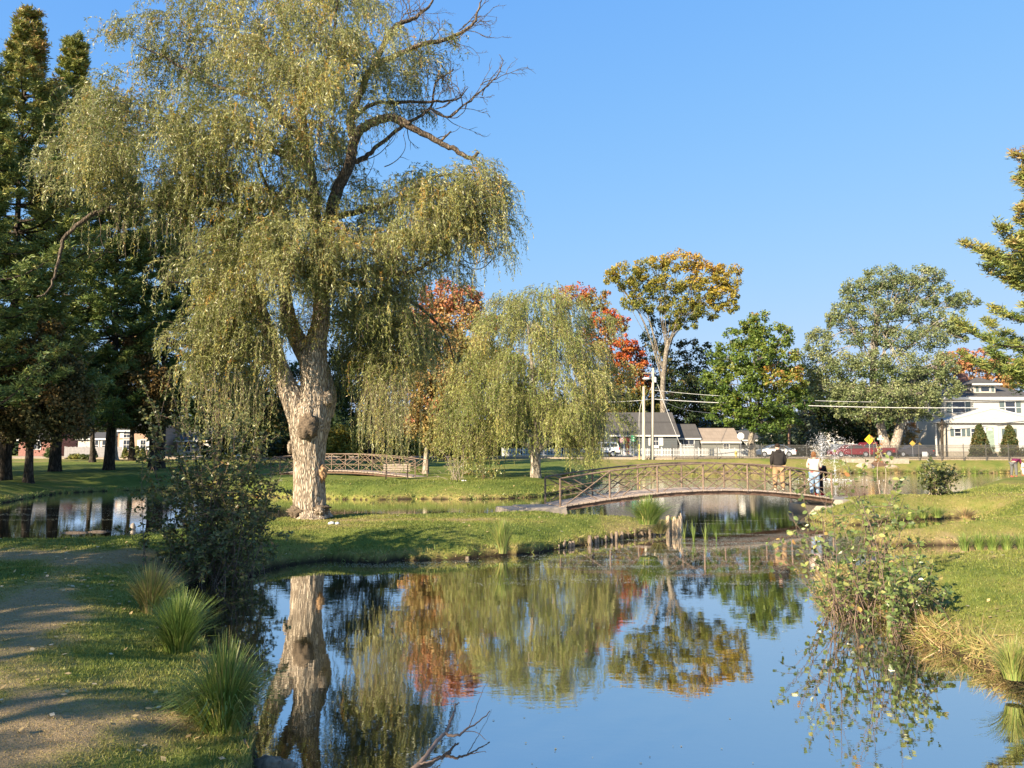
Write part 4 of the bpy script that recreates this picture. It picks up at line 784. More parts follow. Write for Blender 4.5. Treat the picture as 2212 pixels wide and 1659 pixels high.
shrub('leafy_bush', 'lower leafy bush beside the leaning one, nearest the right bank water', 10.3, (1960,1345),
      [(1960,1190,0,4),(2000,1200,.2,4),(1930,1230,-.2,4),(2020,1250,.2,4),(1980,1260,-.3,4),(1900,1260,-.2,3),(2030,1290,.2,3),(1940,1290,-.3,3),(1900,1310,-.3,2),(2010,1320,0,3)],
      950, .082, 'bush_leaf', .008, (.25,.2), .42, 'bush', sub=3, leafstart=.15)
shrub('round_shrub', 'small round leafy shrub with bare pale stems on the right lawn', 29.5, (2027,1072),
      [(2005,1020,0,4),(2030,1010,0,5),(2050,1022,0,4),(2000,1040,0,4),(2058,1040,.2,4),(2025,1035,-.4,5),(2012,1030,.4,4),(2045,1035,.4,4)], 2800, .10, 'shrub_leaf', .014, (.12,.1), .22, sub=4, leafstart=.35, bark='twig_pale')
shrub('sapling', 'thin bare young tree with few yellow leaves on the right lawn', 31, (1906,1067), [(1900,955,0,1),(1903,935,0,1)], 90, .11, 'bush_leaf', .022, (.03,.03), .9, 'young tree', sub=2, leafstart=.5, bark='twig_pale')
shrub('bare_brush', 'pale leafless brush on the bank left of the round willow', 43, (985,1036), [(960,985,0,5),(985,995,0,5),(1010,1005,0,4),(965,1005,0,4),(1000,985,0,3)], 60, .08, 'shrub_leaf', .014, (.2,.2), .9, 'bare brush', sub=4, bark='twig_pale')
shrub('weeping_shrub', 'small leafy shrub right of the pale bare brush', 44, (1050,1032), [(1040,1005,0,4),(1060,1000,0,4),(1070,1012,0,3),(1035,1015,0,3)], 500, .11, 'bush_leaf', .012, (.2,.2), .6, sub=3)
def round_bush(nm, lab, px, py, D, rx, ry, mat, hue=.4, cat='bush', n=60, per=30, size=None, cone=False):
    b = at(px, py, D); b[2] = ground(b[0], D); s = ppm(D); c = b+np.array((0, 0, ry/s)); d = rdir(n)
    root = thing(nm, lab, cat, b); mb = MB()
    if cone:
        zz = rng.random(n)**.8; rr = (1-zz)**.75*rx/s; a = rng.uniform(0, 6.28, n); C = b+np.column_stack((np.cos(a)*rr, np.sin(a)*rr, .08+zz*2*ry/s))
    else: C = c+d*(rx/s, rx/s, ry/s)*rng.uniform(.5, .9, n)[:, None]
    foliage(mb, C, np.full(n, max(.16, .25*rx/s)), per, size or .085, .6, 1, np.clip(rng.normal(hue, .12, n), 0, 1))
    st = MB(); st.tube([b-(0, 0, .1), b+(0, 0, ry*1.2/s)], [.07, .03], 6); st.build('trunk', M['bark_dark'], root); mb.build('crown', M[mat], root); return root
# ------------------------------------------------------------------ footbridges
def footbridge(label, a, b, wid, bays, zd, rail, group=None, beamz=.14, landing=True):
    """a,b near-side end posts (x,y); zd deck heights at posts, rail: rail height"""
    a = np.array(a, float); b = np.array(b, float); ax = (b-a)/np.linalg.norm(b-a); nv = np.array((-ax[1], ax[0])); L = np.linalg.norm(b-a)
    t = np.linspace(0, 1, bays+1); zf = lambda q: np.interp(q, tf, zfv)
    cf = np.polyfit(t, zd, 4); tf = np.linspace(0, 1, 61); zfv = np.polyval(cf, tf)
    root = thing('footbridge', label, 'footbridge', (*(a+b)/2, 0), group)
    def pt(q, side, dz=0): p = a+(b-a)*q+nv*wid*side; return np.array((p[0], p[1], float(zf(q))+dz))
    n = int(L/.20)
    deck = MB()
    for i in range(n):
        q = (i+.5)/n; c = pt(q, .5, -.03+rng.normal(0, .004)); sl = (zf(min(1, q+.02))-zf(max(0, q-.02)))/(.04*L if .02 < q < .98 else .03*L)
        w = L/n*.45; e = wid/2+.10+rng.uniform(-.02, .03); vs = []
        for dz in (-.025, .025):
            for s1, s2 in ((-1,-1),(1,-1),(1,1),(-1,1)):
                p = c[:2]+ax*w*s1+nv*e*s2; vs.append((p[0], p[1], c[2]+dz+sl*w*s1))
        deck.add(vs, [(0,3,2,1),(4,5,6,7),(0,1,5,4),(1,2,6,5),(2,3,7,6),(3,0,4,7)], 0, .5, rng.random())
    deck.build('deck', M['plank'], root)
    for sd in (0.02, .98):
        bm = MB(); P = [pt(q, sd, -.055-beamz/2) for q in np.linspace(0, 1, 25)]
        for p0, p1 in zip(P[:-1], P[1:]):
            vs = [tuple(p+np.array((nv[0]*o, nv[1]*o, dz))) for p in (p0, p1) for o, dz in ((-.04,-beamz/2),(.04,-beamz/2),(.04,beamz/2),(-.04,beamz/2))]
            bm.add(vs, [(0,1,5,4),(1,2,6,5),(2,3,7,6),(3,0,4,7)])
        bm.build('beam', M['rust_dark'], root)
    for si, sd in enumerate((0, 1)):
        for q in t:
            m = MB(); m.tube([pt(q, sd, -.12), pt(q, sd, rail)], .034, 10); m.build('post', M['rust'], root)
        rl = MB(); rl.tube([pt(q, sd, rail+.0) for q in tf], .030, 10); 
        rl.build('handrail', M['rust'], root)
        for hh in (.36, .66):
            m = MB(); m.tube([pt(q, sd, rail*hh) for q in np.linspace(0, 1, 31)], .013, 6); m.build('rail', M['rust'], root)
        for i in range(bays):
            m = MB(); o = .035
            for dq in (0, .35/L):
                if i % 2 == 0: m.tube([pt(t[i]+.02/L+dq, sd+o*(1-2*sd), rail-.02), pt(t[i+1]-.45/L+dq, sd+o*(1-2*sd), .02)], .020, 6)
                else: m.tube([pt(t[i]+.15/L+dq, sd+o*(1-2*sd), .02), pt(t[i+1]-.36/L+dq, sd+o*(1-2*sd), rail-.02)], .020, 6)
            for dq in (0,):
                if i % 2 == 0: m.tube([pt(t[i]+.2/L, sd-o*(1-2*sd), .02), pt(t[i+1]-.05/L, sd-o*(1-2*sd), rail-.02)], .019, 6)
                else: m.tube([pt(t[i]+.04/L, sd-o*(1-2*sd), rail-.02), pt(t[i+1]-.2/L, sd-o*(1-2*sd), .02)], .019, 6)
            m.build('cross_brace', M['rust'], root)
    return root, pt
PA, PB = (1.60, 25.7), (11.84, 28.7)
br, bpt = footbridge('arched rusty pipe-railed footbridge in front of the fountain', PA, PB, 1.55, 6, [.558,.782,.963,1.026,.982,.873,.63], .90)
# landing slab on the peninsula and abutment on the right bank
m = MB(); axv = nrm(np.array(PB)-np.array(PA)); nvv = np.array((-axv[1], axv[0]))
def slab(m, c, L, w, z0, z1, m_i=0, ch=.0):
    vs = []
    for z, g in ((z0, 0), (z1, ch)):
        for s1, s2 in ((-1,-1),(1,-1),(1,1),(-1,1)):
            p = np.array(c)+axv*(L/2-g)*s1+nvv*(w/2-g)*s2; vs.append((p[0], p[1], z))
    m.add(vs, [(0,3,2,1),(4,5,6,7),(0,1,5,4),(1,2,6,5),(2,3,7,6),(3,0,4,7)], m_i)
c0 = np.array(PA)-axv*.85+nvv*.6
slab(m, c0, 2.0, 1.9, .20, .48, ch=.05); slab(m, c0+axv*.3, 1.4, 1.7, .48, .525, ch=.04)
setp(m.build('landing_slab', M['path'], loc=(*c0, .3)), 'sandy concrete landing slab at the left end of the arched footbridge', 'slab')
m = MB(); c1 = np.array(PB)+axv*.7+nvv*.5; slab(m, c1, 2.4, 2.8, -.2, .34); slab(m, c1+axv*.3, 1.9, 2.0, .34, .57, ch=.03)
setp(m.build('abutment', M['concrete'], loc=(*c1, 0)), 'pale concrete abutment under the right end of the footbridge', 'abutment')
footbridge('distant brownish footbridge half hidden behind the willow trunk', (-16.6, 50.0), (-5.7, 45.6), 1.5, 6, [.82,.98,1.1,1.16,1.12,1.0,.80], 1.0)

# ------------------------------------------------------------------ bench, stakes, stumps, branch, rocks
def bench():
    D = 44.; c = at(857, 1030, D); c[2] = ground(c[0], D); root = thing('park_bench', 'grey wooden slat bench on the lawn before the far footbridge', 'bench', c)
    rz = math.radians(8); ca, sa = math.cos(rz), math.sin(rz)
    def T(v): v = v*1.0; return np.stack((c[0]+v[:,0]*ca-v[:,1]*sa, c[1]+v[:,0]*sa+v[:,1]*ca, c[2]+v[:,2]), 1)
    m = MB(); [m.box((0, -.06+.13*i, .45), (1.5, .10, .035)) for i in range(4)]; m.xf(T).build('seat', M['plank'], root)
    m = MB(); [m.box((0, -.14-.03*i, .56+.13*i), (1.5, .03, .10)) for i in range(3)]; m.xf(T).build('backrest', M['plank'], root)
    for x in (-.6, .6):
        m = MB(); m.box((x, -.12, .22), (.07, .07, .46)); m.box((x, .3, .22), (.07, .07, .46)); m.box((x, .1, .43), (.06, .5, .05)); m.tube([(x, -.11, .42), (x, -.22, .88)], .03, 6); m.xf(T).build('leg', M['bark_dark'], root)
bench()
def stake(px, py, h, D=None, lab=None, r=None, lean=0):
    r = r or rng.uniform(.035, .075)
    p = gp(px, py, 0); m = MB(); k = 7; H = h*rng.uniform(.45, 1.05)/ppm(p[1]); L = rng.normal(0, .25)+lean
    P = np.array([(p[0]+L*H*t, p[1]+rng.normal(0, .004), -.15+(H+.15)*t) for t in np.linspace(0, 1, k)])
    m.tube(P, r*np.linspace(1.1, .55, k)*rng.uniform(.9, 1.1, k), 9, disp=lambda t, a: 1+.18*np.sin(a*3+t*4)+.1*np.sin(a*7))
    setp(m.build('wooden_stake', M['log'], loc=(p[0], p[1], 0)), lab or 'short rotting wooden stakes shoring up the peninsula edge', 'wooden stake', 'stakes along the peninsula edge')
sx = [(1190,1188),(1199,1187),(1210,1185),(1218,1184),(1226,1183),(1234,1182)]+[(1270+7*i, 1177-1.05*i*1.0) for i in range(23)]
for i, (px, py) in enumerate(sx): stake(px+rng.normal(0, 1.2), py-1, rng.uniform(12, 25) if i < 6 else rng.uniform(10, 21), lean=.25 if i < 6 else .05)
for px, py, lab in [(820,1215,'lone dark stump stake below the willow at the peninsula edge'),(1010,1208,'two broken post ends at the peninsula edge left of the narrow tuft')]:
    stake(px, py, 12, lab=lab, r=.06)
def stump(px, py, h, D, lab, mat='pale_log', r=.1):
    p = at(px, py, D); m = MB(); H = h/ppm(D)
    for i in range(6):
        o = rng.normal(0, r*.5, 2); hh = H*rng.uniform(.45, 1)
        m.tube(smooth_path([(p[0]+o[0], p[1]+o[1], p[2]-.25), (p[0]+o[0]*1.1, p[1]+o[1], p[2]+hh*.5), (p[0]+o[0]*1.3+rng.normal(0, .02), p[1]+o[1], p[2]+hh)], 4), np.linspace(r*.6, r*.12, 9), 8, disp=lambda t, a: 1+.2*np.sin(a*3+t*5))
    setp(m.build('broken_stump', M[mat], loc=p), lab, 'stump')
stump(1447, 1140, 28, 22.6, 'splintered pale stump at the peninsula corner, the left one'); stump(1466, 1143, 36, 22.4, 'taller splintered pale stump at the peninsula corner, right of its twin')
def branch():
    m = MB(); z = lambda px, py, h: gp(px, py, h)
    def L(pts, r0, r1): P = smooth_path([gp(a, b, c) for a, b, c in pts], 5); P[1:-1] += rng.normal(0, .004, (len(P)-2, 3)); m.tube(P, np.linspace(r0, r1, len(P)), 8)
    L([(885,1668,-.02),(915,1640,.03),(945,1600,.07),(965,1580,.09),(972,1560,.12),(980,1540,.14),(984,1520,.17)], .020, .007)
    L([(960,1585,.085),(985,1588,.09),(1005,1578,.10),(1030,1562,.11),(1058,1536,.13)], .013, .004); L([(1010,1574,.10),(1025,1540,.12),(1040,1500,.16),(1062,1445,.2)], .004, .0015)
    L([(905,1650,.02),(935,1643,.03),(950,1636,.03)], .007, .003); L([(1000,1580,.1),(1030,1582,.08),(1050,1598,.05)], .004, .002); L([(984,1522,.17),(992,1518,.17)], .007, .004)
    setp(m.build('fallen_branch', M['twig'], loc=gp(920,1640,0)), 'bare forked branch sticking out of the water at the bottom', 'branch')
branch()
def rock(px, py, z, r, lab, mat='stone', nm='rock', cat='rock', D=None):
    p = gp(px, py, z) if D is None else at(px, py, D); m = MB()
    m.ell(p, r, 0, 16, 10, .13); m.ell(p+np.array((r[0]*.6, .02, -r[2]*.2)), np.array(r)*.6, 0, 12, 8, .15)
    setp(m.build(nm, M[mat], loc=p), lab, cat)
rock(525,1640,.08,(.05,.08,.14),'upright reddish broken log end at the bottom left shore','log','log_end','log'); rock(578,1652,.02,(.13,.08,.06),'low reddish log end beside the upright one at the bottom','log','log_end','log'); rock(612,1655,0,(.09,.06,.05),'small wet log end at the bottom, farthest from the bank','log','log_end','log')
rock(160,1151,.0,(.4,.08,.05),'long grey log lying at the edge of the left pond','log','log','log'); rock(213,1149,.0,(.3,.08,.05),'shorter pale log right of the long one at the left pond','log','log','log'); rock(287,1138,.08,(.07,.07,.12),'whitish weathered stump at the corner of the left pond','stone','broken_stump','stump')
for px, py, lab in [(716,1127,'crumpled white litter on the grass right of the willow trunk'),(1000,1044,'tiny white litter on the far lawn')]:
    p = gp(px, py, .6); p[2] = ground(p[0], p[1])+.03; m = MB(); m.ell(p, (.09,.06,.04), 0, 8, 6, .2); m.ell(p+(.14,.03,-.01), (.06,.05,.04), 0, 8, 6, .2); setp(m.build('litter', M['white'], loc=p), lab, 'litter')

# ------------------------------------------------------------------ fountain
def fountain():
    D = 62.; root = thing('fountain', 'double fountain spray rising from the far pond', 'fountain', (at(1780,1000,D)[0], D, 0))
    mt, n, l, p, o = newmat('water_drops'); p.inputs['Base Color'].default_value = (.93,.95,.97,1); p.inputs['Roughness'].default_value = .25
    for px, top, w, N in [(1775,934,30,1100),(1803,944,48,1100)]:
        m = MB(); b = at(px, 1000, D); b[2] = 0; H = at(px, top, D)[2]; 
        v0 = rng.uniform(.55, 1, N)**.6; t = rng.random(N)*2; sp = np.abs(rng.normal(0, w/ppm(D)*.75, N)); a = rng.uniform(0, 6.28, N)
        z = H*v0*(1-(1-t)**2); r_ = sp*t/2*1.3; c = b+np.column_stack((np.cos(a)*r_, np.sin(a)*r_, z)); k = c[:, 2] > 0; c = c[k]; N = len(c)
        A = rdir(N); B = nrm(np.cross(A, rdir(N))); sz = rng.uniform(.008, .022, N); m.leaves(c, A, B, sz, sz*.8); m.leaves(c, A, np.cross(A, B), sz, sz*.8); m.build('jet', mt, root)
    m = MB(); b = at(1788, 1000, D); a = rng.uniform(0, 6.28, 260); r_ = np.abs(rng.normal(0, 1.2, 260)); c = np.column_stack((b[0]+np.cos(a)*r_*1.5, b[1]+np.sin(a)*r_, rng.uniform(.005, .12, 260)))
    A = nrm(rdir(260)*(1,1,.2)); B = nrm(np.cross(A, rdir(260))); m.leaves(c, A, B, .03, .02); m.build('splash', mt, root)
fountain()

# ------------------------------------------------------------------ road, pavement, railings, walls
def strip(nm, y0, y1, z, mat, x0=-160, x1=220, th=.0):
    m = MB(); xs = np.linspace(x0, x1, 120); V = []
    for x in xs:
        for y in (y0, y1): V.append((x, y, z))
    f = [(2*i, 2*i+2, 2*i+3, 2*i+1) for i in range(len(xs)-1)]; m.add(V, f)
    for y, s_ in ((y0, 1), (y1, 0)):
        W = []; 
        for x in xs: W += [(x, y, z), (x, y, z-.25)]
        m.add(W, [(2*i, 2*i+1, 2*i+3, 2*i+2) for i in range(len(xs)-1)])
    return setp(m.build(nm, M[mat]), kind='structure')
strip('pavement', 84.9, 86.6, 1.62, 'path'); strip('road', 86.62, 92.5, 1.56, 'asphalt'); strip('pavement', 92.52, 93.6, 1.66, 'path')
GZ = 1.60
def at_z(px, D): return at(px, HOR, D)[0]
def railing():
    D = 84.3; x0, x1 = at_z(1452, D), at_z(2420, D); root = thing('iron_railing', 'long thin dark iron railing between the far pond and the street', 'fence', (x0, D, GZ-.1))
    n = int((x1-x0)/2.35); xs = np.linspace(x0, x1, n+1)
    for x in xs: m = MB(); m.box2(x-.03, x+.03, D-.03, D+.03, GZ-.5, GZ+1.42); m.lathe((x, D, GZ+1.42), [(.035,0),(.045,.04),(.01,.09)], 6); m.build('post', M['iron'], root)
    for a, b in zip(xs[:-1], xs[1:]):
        m = MB()
        for z in (.12, 1.05, 1.25): m.box2(a+.031, b-.031, D-.014, D+.014, GZ+z-.018, GZ+z+.018)
        for x in np.arange(a+.11, b-.05, .118): m.box2(x-.013, x+.013, D-.009-.006, D+.009-.006, GZ+.02, GZ+1.38)
        m.build('panel', M['iron'], root)
railing()
def picket(label, px0, px1, D, h=1.0, z=GZ, sp=.19, w=.085, mat='white'):
    x0, x1 = at_z(px0, D), at_z(px1, D); root = thing('picket_fence', label, 'fence', (x0, D, z)); n = max(1, int(round((x1-x0)/2.4))); xs = np.linspace(x0, x1, n+1)
    for x in xs: m = MB(); m.box2(x-.065, x+.065, D-.065, D+.065, z-.2, z+h+.14); m.box2(x-.085, x+.085, D-.085, D+.085, z+h+.141, z+h+.17); m.build('post', M[mat], root)
    for a, b in zip(xs[:-1], xs[1:]):
        m = MB()
        for zz in (.22, .78*h): m.box2(a+.066, b-.066, D-.015, D+.03, z+zz-.04, z+zz+.04)
        for x in np.arange(a+.15, b-.1, sp): m.prism([(-w/2, .06), (w/2, .06), (w/2, h-.04), (0, h+.03), (-w/2, h-.04)], lambda q, e, x=x: np.stack((x+q[:, 0], np.full(len(q), D-.018-.02*e), z+q[:, 1]), 1))
        m.build('panel', M[mat], root)
picket('white picket fence in front of the dark grey house', 1270, 1548, 94.2); picket('white picket fence seen through the round willow strands', 1085, 1262, 94.4)
picket('short white picket fence with solid boards before the tan roofed garage', 1552, 1622, 94.3, .95, sp=.105, w=.095)
picket('taller white picket gate section rising beside the grey house porch', 1470, 1500, 96.0, 1.5)
def boardfence(label, px0, px1, D, z0, z1, mat, sp=.16):
    x0, x1 = at_z(px0, D), at_z(px1, D); root = thing('board_fence', label, 'fence', (x0, D, z0)); m = MB()
    for i, x in enumerate(np.arange(x0, x1, sp)): m.box2(x+.006, x+sp-.006, D-.012-.004*(i % 2), D+.012, z0-.1, z1+.03*math.sin(i*2.1))
    m.build('boards', mat, root)
    for x in np.arange(x0, x1+.1, 2.4): m = MB(); m.box2(x-.06, x+.06, D+.014, D+.12, z0-.2, z1+.08); m.build('post', mat, root)
boardfence('pale blue-white board fence behind the red car', 1796, 1866, 96, GZ, GZ+1.55, plain('whitewashed_board', (.55,.58,.62), .8))
boardfence('weathered grey board fence before the small white house', 140, 262, 88, 1.5, 2.75, plain('grey_board', (.30,.28,.27), .9))
def wall():
    m = MB(); D = 83.6; root = thing('stone_wall', 'low pale concrete retaining wall below the railing by the crossing sign', 'wall', (at_z(1844, D), D, 1))
    for i, (a, b) in enumerate([(1820,1866),(1867,1884.5),(1885.5,1904),(1905,1960)]):
        m = MB(); m.box2(at_z(a, D), at_z(b, D)-.04, D-.35, D+.2, .9, GZ-.12); m.build('block', M['concrete'], root)
wall()
for px, py, r, lab in [(1868,1008,(.9,.5,.45),'large pale rock under the retaining wall'),(1878,1014,(.6,.4,.3),'small rock at the water below the retaining wall'),(1925,1010,(.7,.4,.3),'flat rock right of the dark culvert under the wall')]: rock(px, py, 0, r, lab, D=82)
m = MB(); p = at(1900, 1006, 82.6); m.box(p, (1.5,.6,.6)); m.ell(p+(0,0,.3), (.75,.3,.25), 0, 14, 8, .05); setp(m.build('culvert', M['rust_dark'], loc=p), 'dark culvert mouth under the retaining wall', 'culvert')
strip('kerb', 84.7, 84.88, GZ-.06, 'stone', -160, 220)

# ------------------------------------------------------------------ poles, wires, signs
def pole(nm, lab, px, top, D, r, mat, base=None, lean=0, cat='utility pole'):
    b = at(px, 990, D); z0 = ground(b[0], D); b[2] = z0; t = at(px+lean, top, D); root = thing(nm, lab, cat, b)
    m = MB(); m.tube([b-(0,0,.3), (b+t)/2, t], [r*1.15, r, r*.8], 12); m.build('shaft', M[mat], root); return root, b, t
M['pole_wood'] = plain('pole_wood', (.50,.42,.31), .9, var=.25, scale=8, stretch=(1,1,.1)); M['pole_brown'] = plain('dark_pole_wood', (.2,.12,.08), .9, var=.25)
r1, b1, t1 = pole('utility_pole', 'shorter bare wooden pole before the dark grey house', 1390.6, 835, 83.6, .17, 'pole_wood')
r2, b2, t2 = pole('utility_pole', 'taller wooden utility pole with street lamp beside the shorter pole', 1408, 795, 84.6, .17, 'pole_wood', lean=3)
m = MB(); a = at(1411, 806, 84.6); m.bar(a-(1.1,0,0), a+(.3,0,0), .06); m.build('crossarm', M['pole_wood'], r2)
m = MB(); a = at(1410, 822, 84.6); e = at(1396, 817, 84.2); m.tube([a, (a+e)/2+(0,0,.25), e], .035, 8); lo = m.build('lamp_arm', M['metal'], r2); m = MB(); m.ell(e+(0,0,-.05), (.42,.26,.16), 0, 14, 8); m.build('lamp_head', M['white'], lo)
m = MB(); m.tube([at(1411,815,84.4)+(.25,0,0), at(1411,826,84.4)+(.25,0,0)], .16, 10); m.build('transformer', M['metal'], r2)
pole('utility_pole', 'dark brown wooden pole behind the man in the black hoodie', 1705, 925, 95, .17, 'pole_brown'); pole('utility_pole', 'slim grey pole at the left corner of the white house', 2035, 905, 91, .16, 'bark_dark')
def wire(lab, pts, r=.022, mat='metal'):
    P = smooth_path([at(*p) for p in pts], 8); m = MB(); m.tube(P, r, 5, cap=False); setp(m.build('overhead_wire', M[mat], loc=P[0]), lab, 'wire')
M['wire'] = plain('aluminium_wire', (.62,.60,.55), .6)
wire('upper overhead wire running right from the taller pole', [(1411,843,84.6),(1553,855,86),(1810,867,88),(2040,868,90),(2300,862,92)], .028, 'wire'); wire('lower brighter overhead wire running right from the taller pole', [(1410,862,84.6),(1553,870,86),(1810,878,87),(2000,881,88),(2300,880,90)], .045, 'wire')
wire('slanting guy wire from the taller pole to the ground', [(1414,812,84.6),(1438,880,84.8),(1472,968,85),(1480,990,85)], .028, 'wire'); wire('service wire from the taller pole to the house behind the maple', [(1410,858,84.6),(1480,885,92),(1545,893,100)], .022, 'wire')
wire('short overhead wire running left from the taller pole', [(1408,862,84.6),(1370,866,84),(1300,868,84),(1200,860,84)], .03, 'wire'); wire('thin wire looping between the two wooden poles', [(1408,835,84.6),(1398,856,84),(1391,868,83.6)], .02, 'wire')
m = MB(); a = at(1380, 885, 83.6); m.tube([at(1381,995,83.6), at(1381,960,83.6)], .05, 8); setp(m.build('guy_guard', plain('yellow_sleeve', (.75,.55,.12), .5), loc=at(1381,995,83.6)), 'yellow plastic guy wire sleeve left of the shorter pole', 'wire guard')
wire('straight guy wire above the yellow sleeve', [(1381,962,83.6),(1381,893,83.6),(1389,860,83.6)], .022, 'wire')
def octa(r): return [(r*math.cos(a), r*math.sin(a)) for a in np.radians(np.arange(22.5, 382, 45))]
def sign(nm, lab, px, py, D, poly, mat, post_w=.05, extra=None, cat='sign', zback=False, postmat='metal'):
    c = at(px, py, D); z0 = ground(c[0], D); root = thing(nm, lab, cat, (c[0], D, z0))
    m = MB(); m.box2(c[0]-post_w/2, c[0]+post_w/2, D+.02, D+.06, z0-.2, c[2]+.2); m.build('post', M[postmat], root)
    m = MB(); m.prism(poly, lambda q, e: np.stack((c[0]+q[:, 0], np.full(len(q), D-.01+.02*e), c[2]+q[:, 1]), 1)); pl = m.build('plate', mat, root)
    if extra: extra(c, D, pl)
    return root
M['yellow_sign'] = plain('yellow_sign_paint', (.80,.46,.02), .45, var=.05); M['black_sign'] = plain('black_sign_paint', (.02,.02,.02), .5); M['green_sign'] = plain('green_sign_paint', (.03,.28,.14), .45); M['sign_back'] = plain('bare_sign_back', (.72,.68,.58), .5)
sign('stop_sign', 'pale back of an octagonal stop sign before the maple', 1600, 942, 84.9, octa(.40), M['sign_back'], cat='stop sign')
def figs(c, D, pl):
    m = MB()
    for ox, oz, s in [(-.17,.12,1),(.10,.14,1),(-.10,-.12,1.1),(.17,-.10,.9)]:
        x, z = c[0]+ox, c[2]+oz; y0, y1 = D-.016, D-.011
        m.box2(x-.035*s, x+.035*s, y0, y1, z-.02, z+.09*s); m.box2(x-.035, x-.012, y0, y1, z-.11*s, z-.021); m.box2(x+.014, x+.045, y0, y1, z-.10*s, z-.021); m.box2(x-.09*s, x-.036*s, y0, y1, z+.03, z+.06); m.box2(x-.02*s, x+.03*s, y0, y1, z+.10*s, z+.14*s)
    m.build('pictogram', M['black_sign'], pl)
q = .55; sign('crossing_sign', 'yellow diamond crossing sign with black figures beside the silver tree', 1878, 949.5, 84.9, [(0,-q),(q,0),(0,q),(-q,0)], M['yellow_sign'], .06, figs, postmat='sign_back')
M['old_sign'] = plain('faded_sign_paint', (.42,.27,.05), .6); q = .34; sign('warning_sign', 'smaller dull yellow diamond sign right of the twin trunks', 1971, 958, 86.6, [(0,-q),(q,0),(0,q),(-q,0)], M['old_sign'], .05)
def blades(c, D, pl):
    m = MB(); m.box2(c[0]-.02, c[0]+.02, D-.3, D+.3, c[2]+.14, c[2]+.38); m.build('cross_blade', M['white'], pl)
    m = MB(); [m.box2(c[0]+a-.035, c[0]+a+.035, D-.014, D-.0105, c[2]-.06, c[2]+.06) for a in (-.22,-.11,0,.11,.25)]; m.build('lettering', M['white'], pl)
sign('street_name_sign', 'green street name blade on a thin post beside the twin trunks', 1902, 948, 85.1, [(-.36,-.11),(.36,-.11),(.36,.11),(-.36,.11)], plain('pale_green_blade', (.30,.55,.40), .4), .05, blades, cat='street sign')
sign('street_sign', 'small green plate on a pole in front of the red door', 1367.7, 947, 85, [(-.22,-.32),(.22,-.32),(.22,.32),(-.22,.32)], M['green_sign'], .05, lambda c, D, pl: MB().box2(c[0]-.10, c[0]+.10, D-.015, D-.011, c[2]-.22, c[2]-.12).box2(c[0]-.12, c[0]+.12, D-.015, D-.011, c[2]+.05, c[2]+.12).build('lettering', M['white'], pl) and None)
c = at(1590, 985, 85.6); m = MB(); m.lathe((c[0], 85.6, GZ), [(.14,0),(.14,.06),(.09,.07),(.09,.45),(.13,.46),(.13,.5),(.10,.58),(.04,.66),(.03,.72)], 14); m.tube([(c[0]-.17,85.6,GZ+.38),(c[0]+.17,85.6,GZ+.38)], .05, 8)
setp(m.build('fire_hydrant', plain('hydrant_yellow', (.8,.62,.1), .4), loc=(c[0],85.6,GZ)), 'yellow fire hydrant by the railing left of the maple trunk', 'hydrant')
for px, py0, py1, D, lab in [(123,976,996,74,'short white post on the lawn left of the pale oak'),(2206,957,968,86,'white sign board on the lawn behind the right hedge'),(1997,976,986,88,'small white yard sign left of the white house')]:
    a = at(px, py0, D); g = ground(a[0], D); m = MB(); w = .14 if px < 500 else .28; m.box2(a[0]-w, a[0]+w, D-.05, D+.05, g-.1 if px < 500 else g+.3, a[2]); m.box2(a[0]-.03, a[0]+.03, D+.051, D+.09, g-.2, a[2]-.1)
    setp(m.build('white_post' if px < 500 else 'yard_sign', M['white'], loc=(a[0], D, g)), lab, 'post' if px < 500 else 'yard sign')

# ------------------------------------------------------------------ houses
def siding(name, col, board=.16, dark=.6):
    m, n, l, p, o = newmat(name); t = n.new('ShaderNodeTexCoord'); sp = n.new('ShaderNodeSeparateXYZ'); l.new(t.outputs['Object'], sp.inputs[0])
    f = math_(n, l, 'FRACT', math_(n, l, 'DIVIDE', sp.outputs['Z'], board)); r = ramp(n, [(0,(0,0,0)),(.12,(1,1,1)),(1,(.75,.75,.75))]); l.new(f, r.inputs[0])
    nz = noise(n, l, 3, 4); c = mixc(n, l, nz, tuple(c*.85 for c in col), tuple(min(1, c*1.1) for c in col)); c = mixc(n, l, math_(n, l, 'SUBTRACT', 1.0, r.outputs[0]), c, tuple(x*dark for x in col))
    l.new(c, p.inputs['Base Color']); p.inputs['Roughness'].default_value = .75; bump(n, l, r.outputs[0], .8, .02, p); return m
def shingle(name, col):
    m, n, l, p, o = newmat(name); t = n.new('ShaderNodeTexCoord'); mp = n.new('ShaderNodeMapping'); mp.inputs['Rotation'].default_value = (math.radians(55), 0, 0); l.new(t.outputs['Object'], mp.inputs[0])
    b = n.new('ShaderNodeTexBrick'); b.inputs['Scale'].default_value = 3.2; b.inputs['Color1'].default_value = (*col, 1); b.inputs['Color2'].default_value = (*[c*.78 for c in col], 1); b.inputs['Mortar'].default_value = (*[c*.5 for c in col], 1); b.inputs['Mortar Size'].default_value = .012; b.inputs['Brick Width'].default_value = .5; b.inputs['Row Height'].default_value = .3
    l.new(mp.outputs[0], b.inputs['Vector']); nz = noise(n, l, 1.2, 5); c = mixc(n, l, .35, b.outputs['Color'], mixc(n, l, nz, tuple(c*.6 for c in col), tuple(min(1, c*1.35) for c in col))); l.new(c, p.inputs['Base Color']); p.inputs['Roughness'].default_value = .95; return m
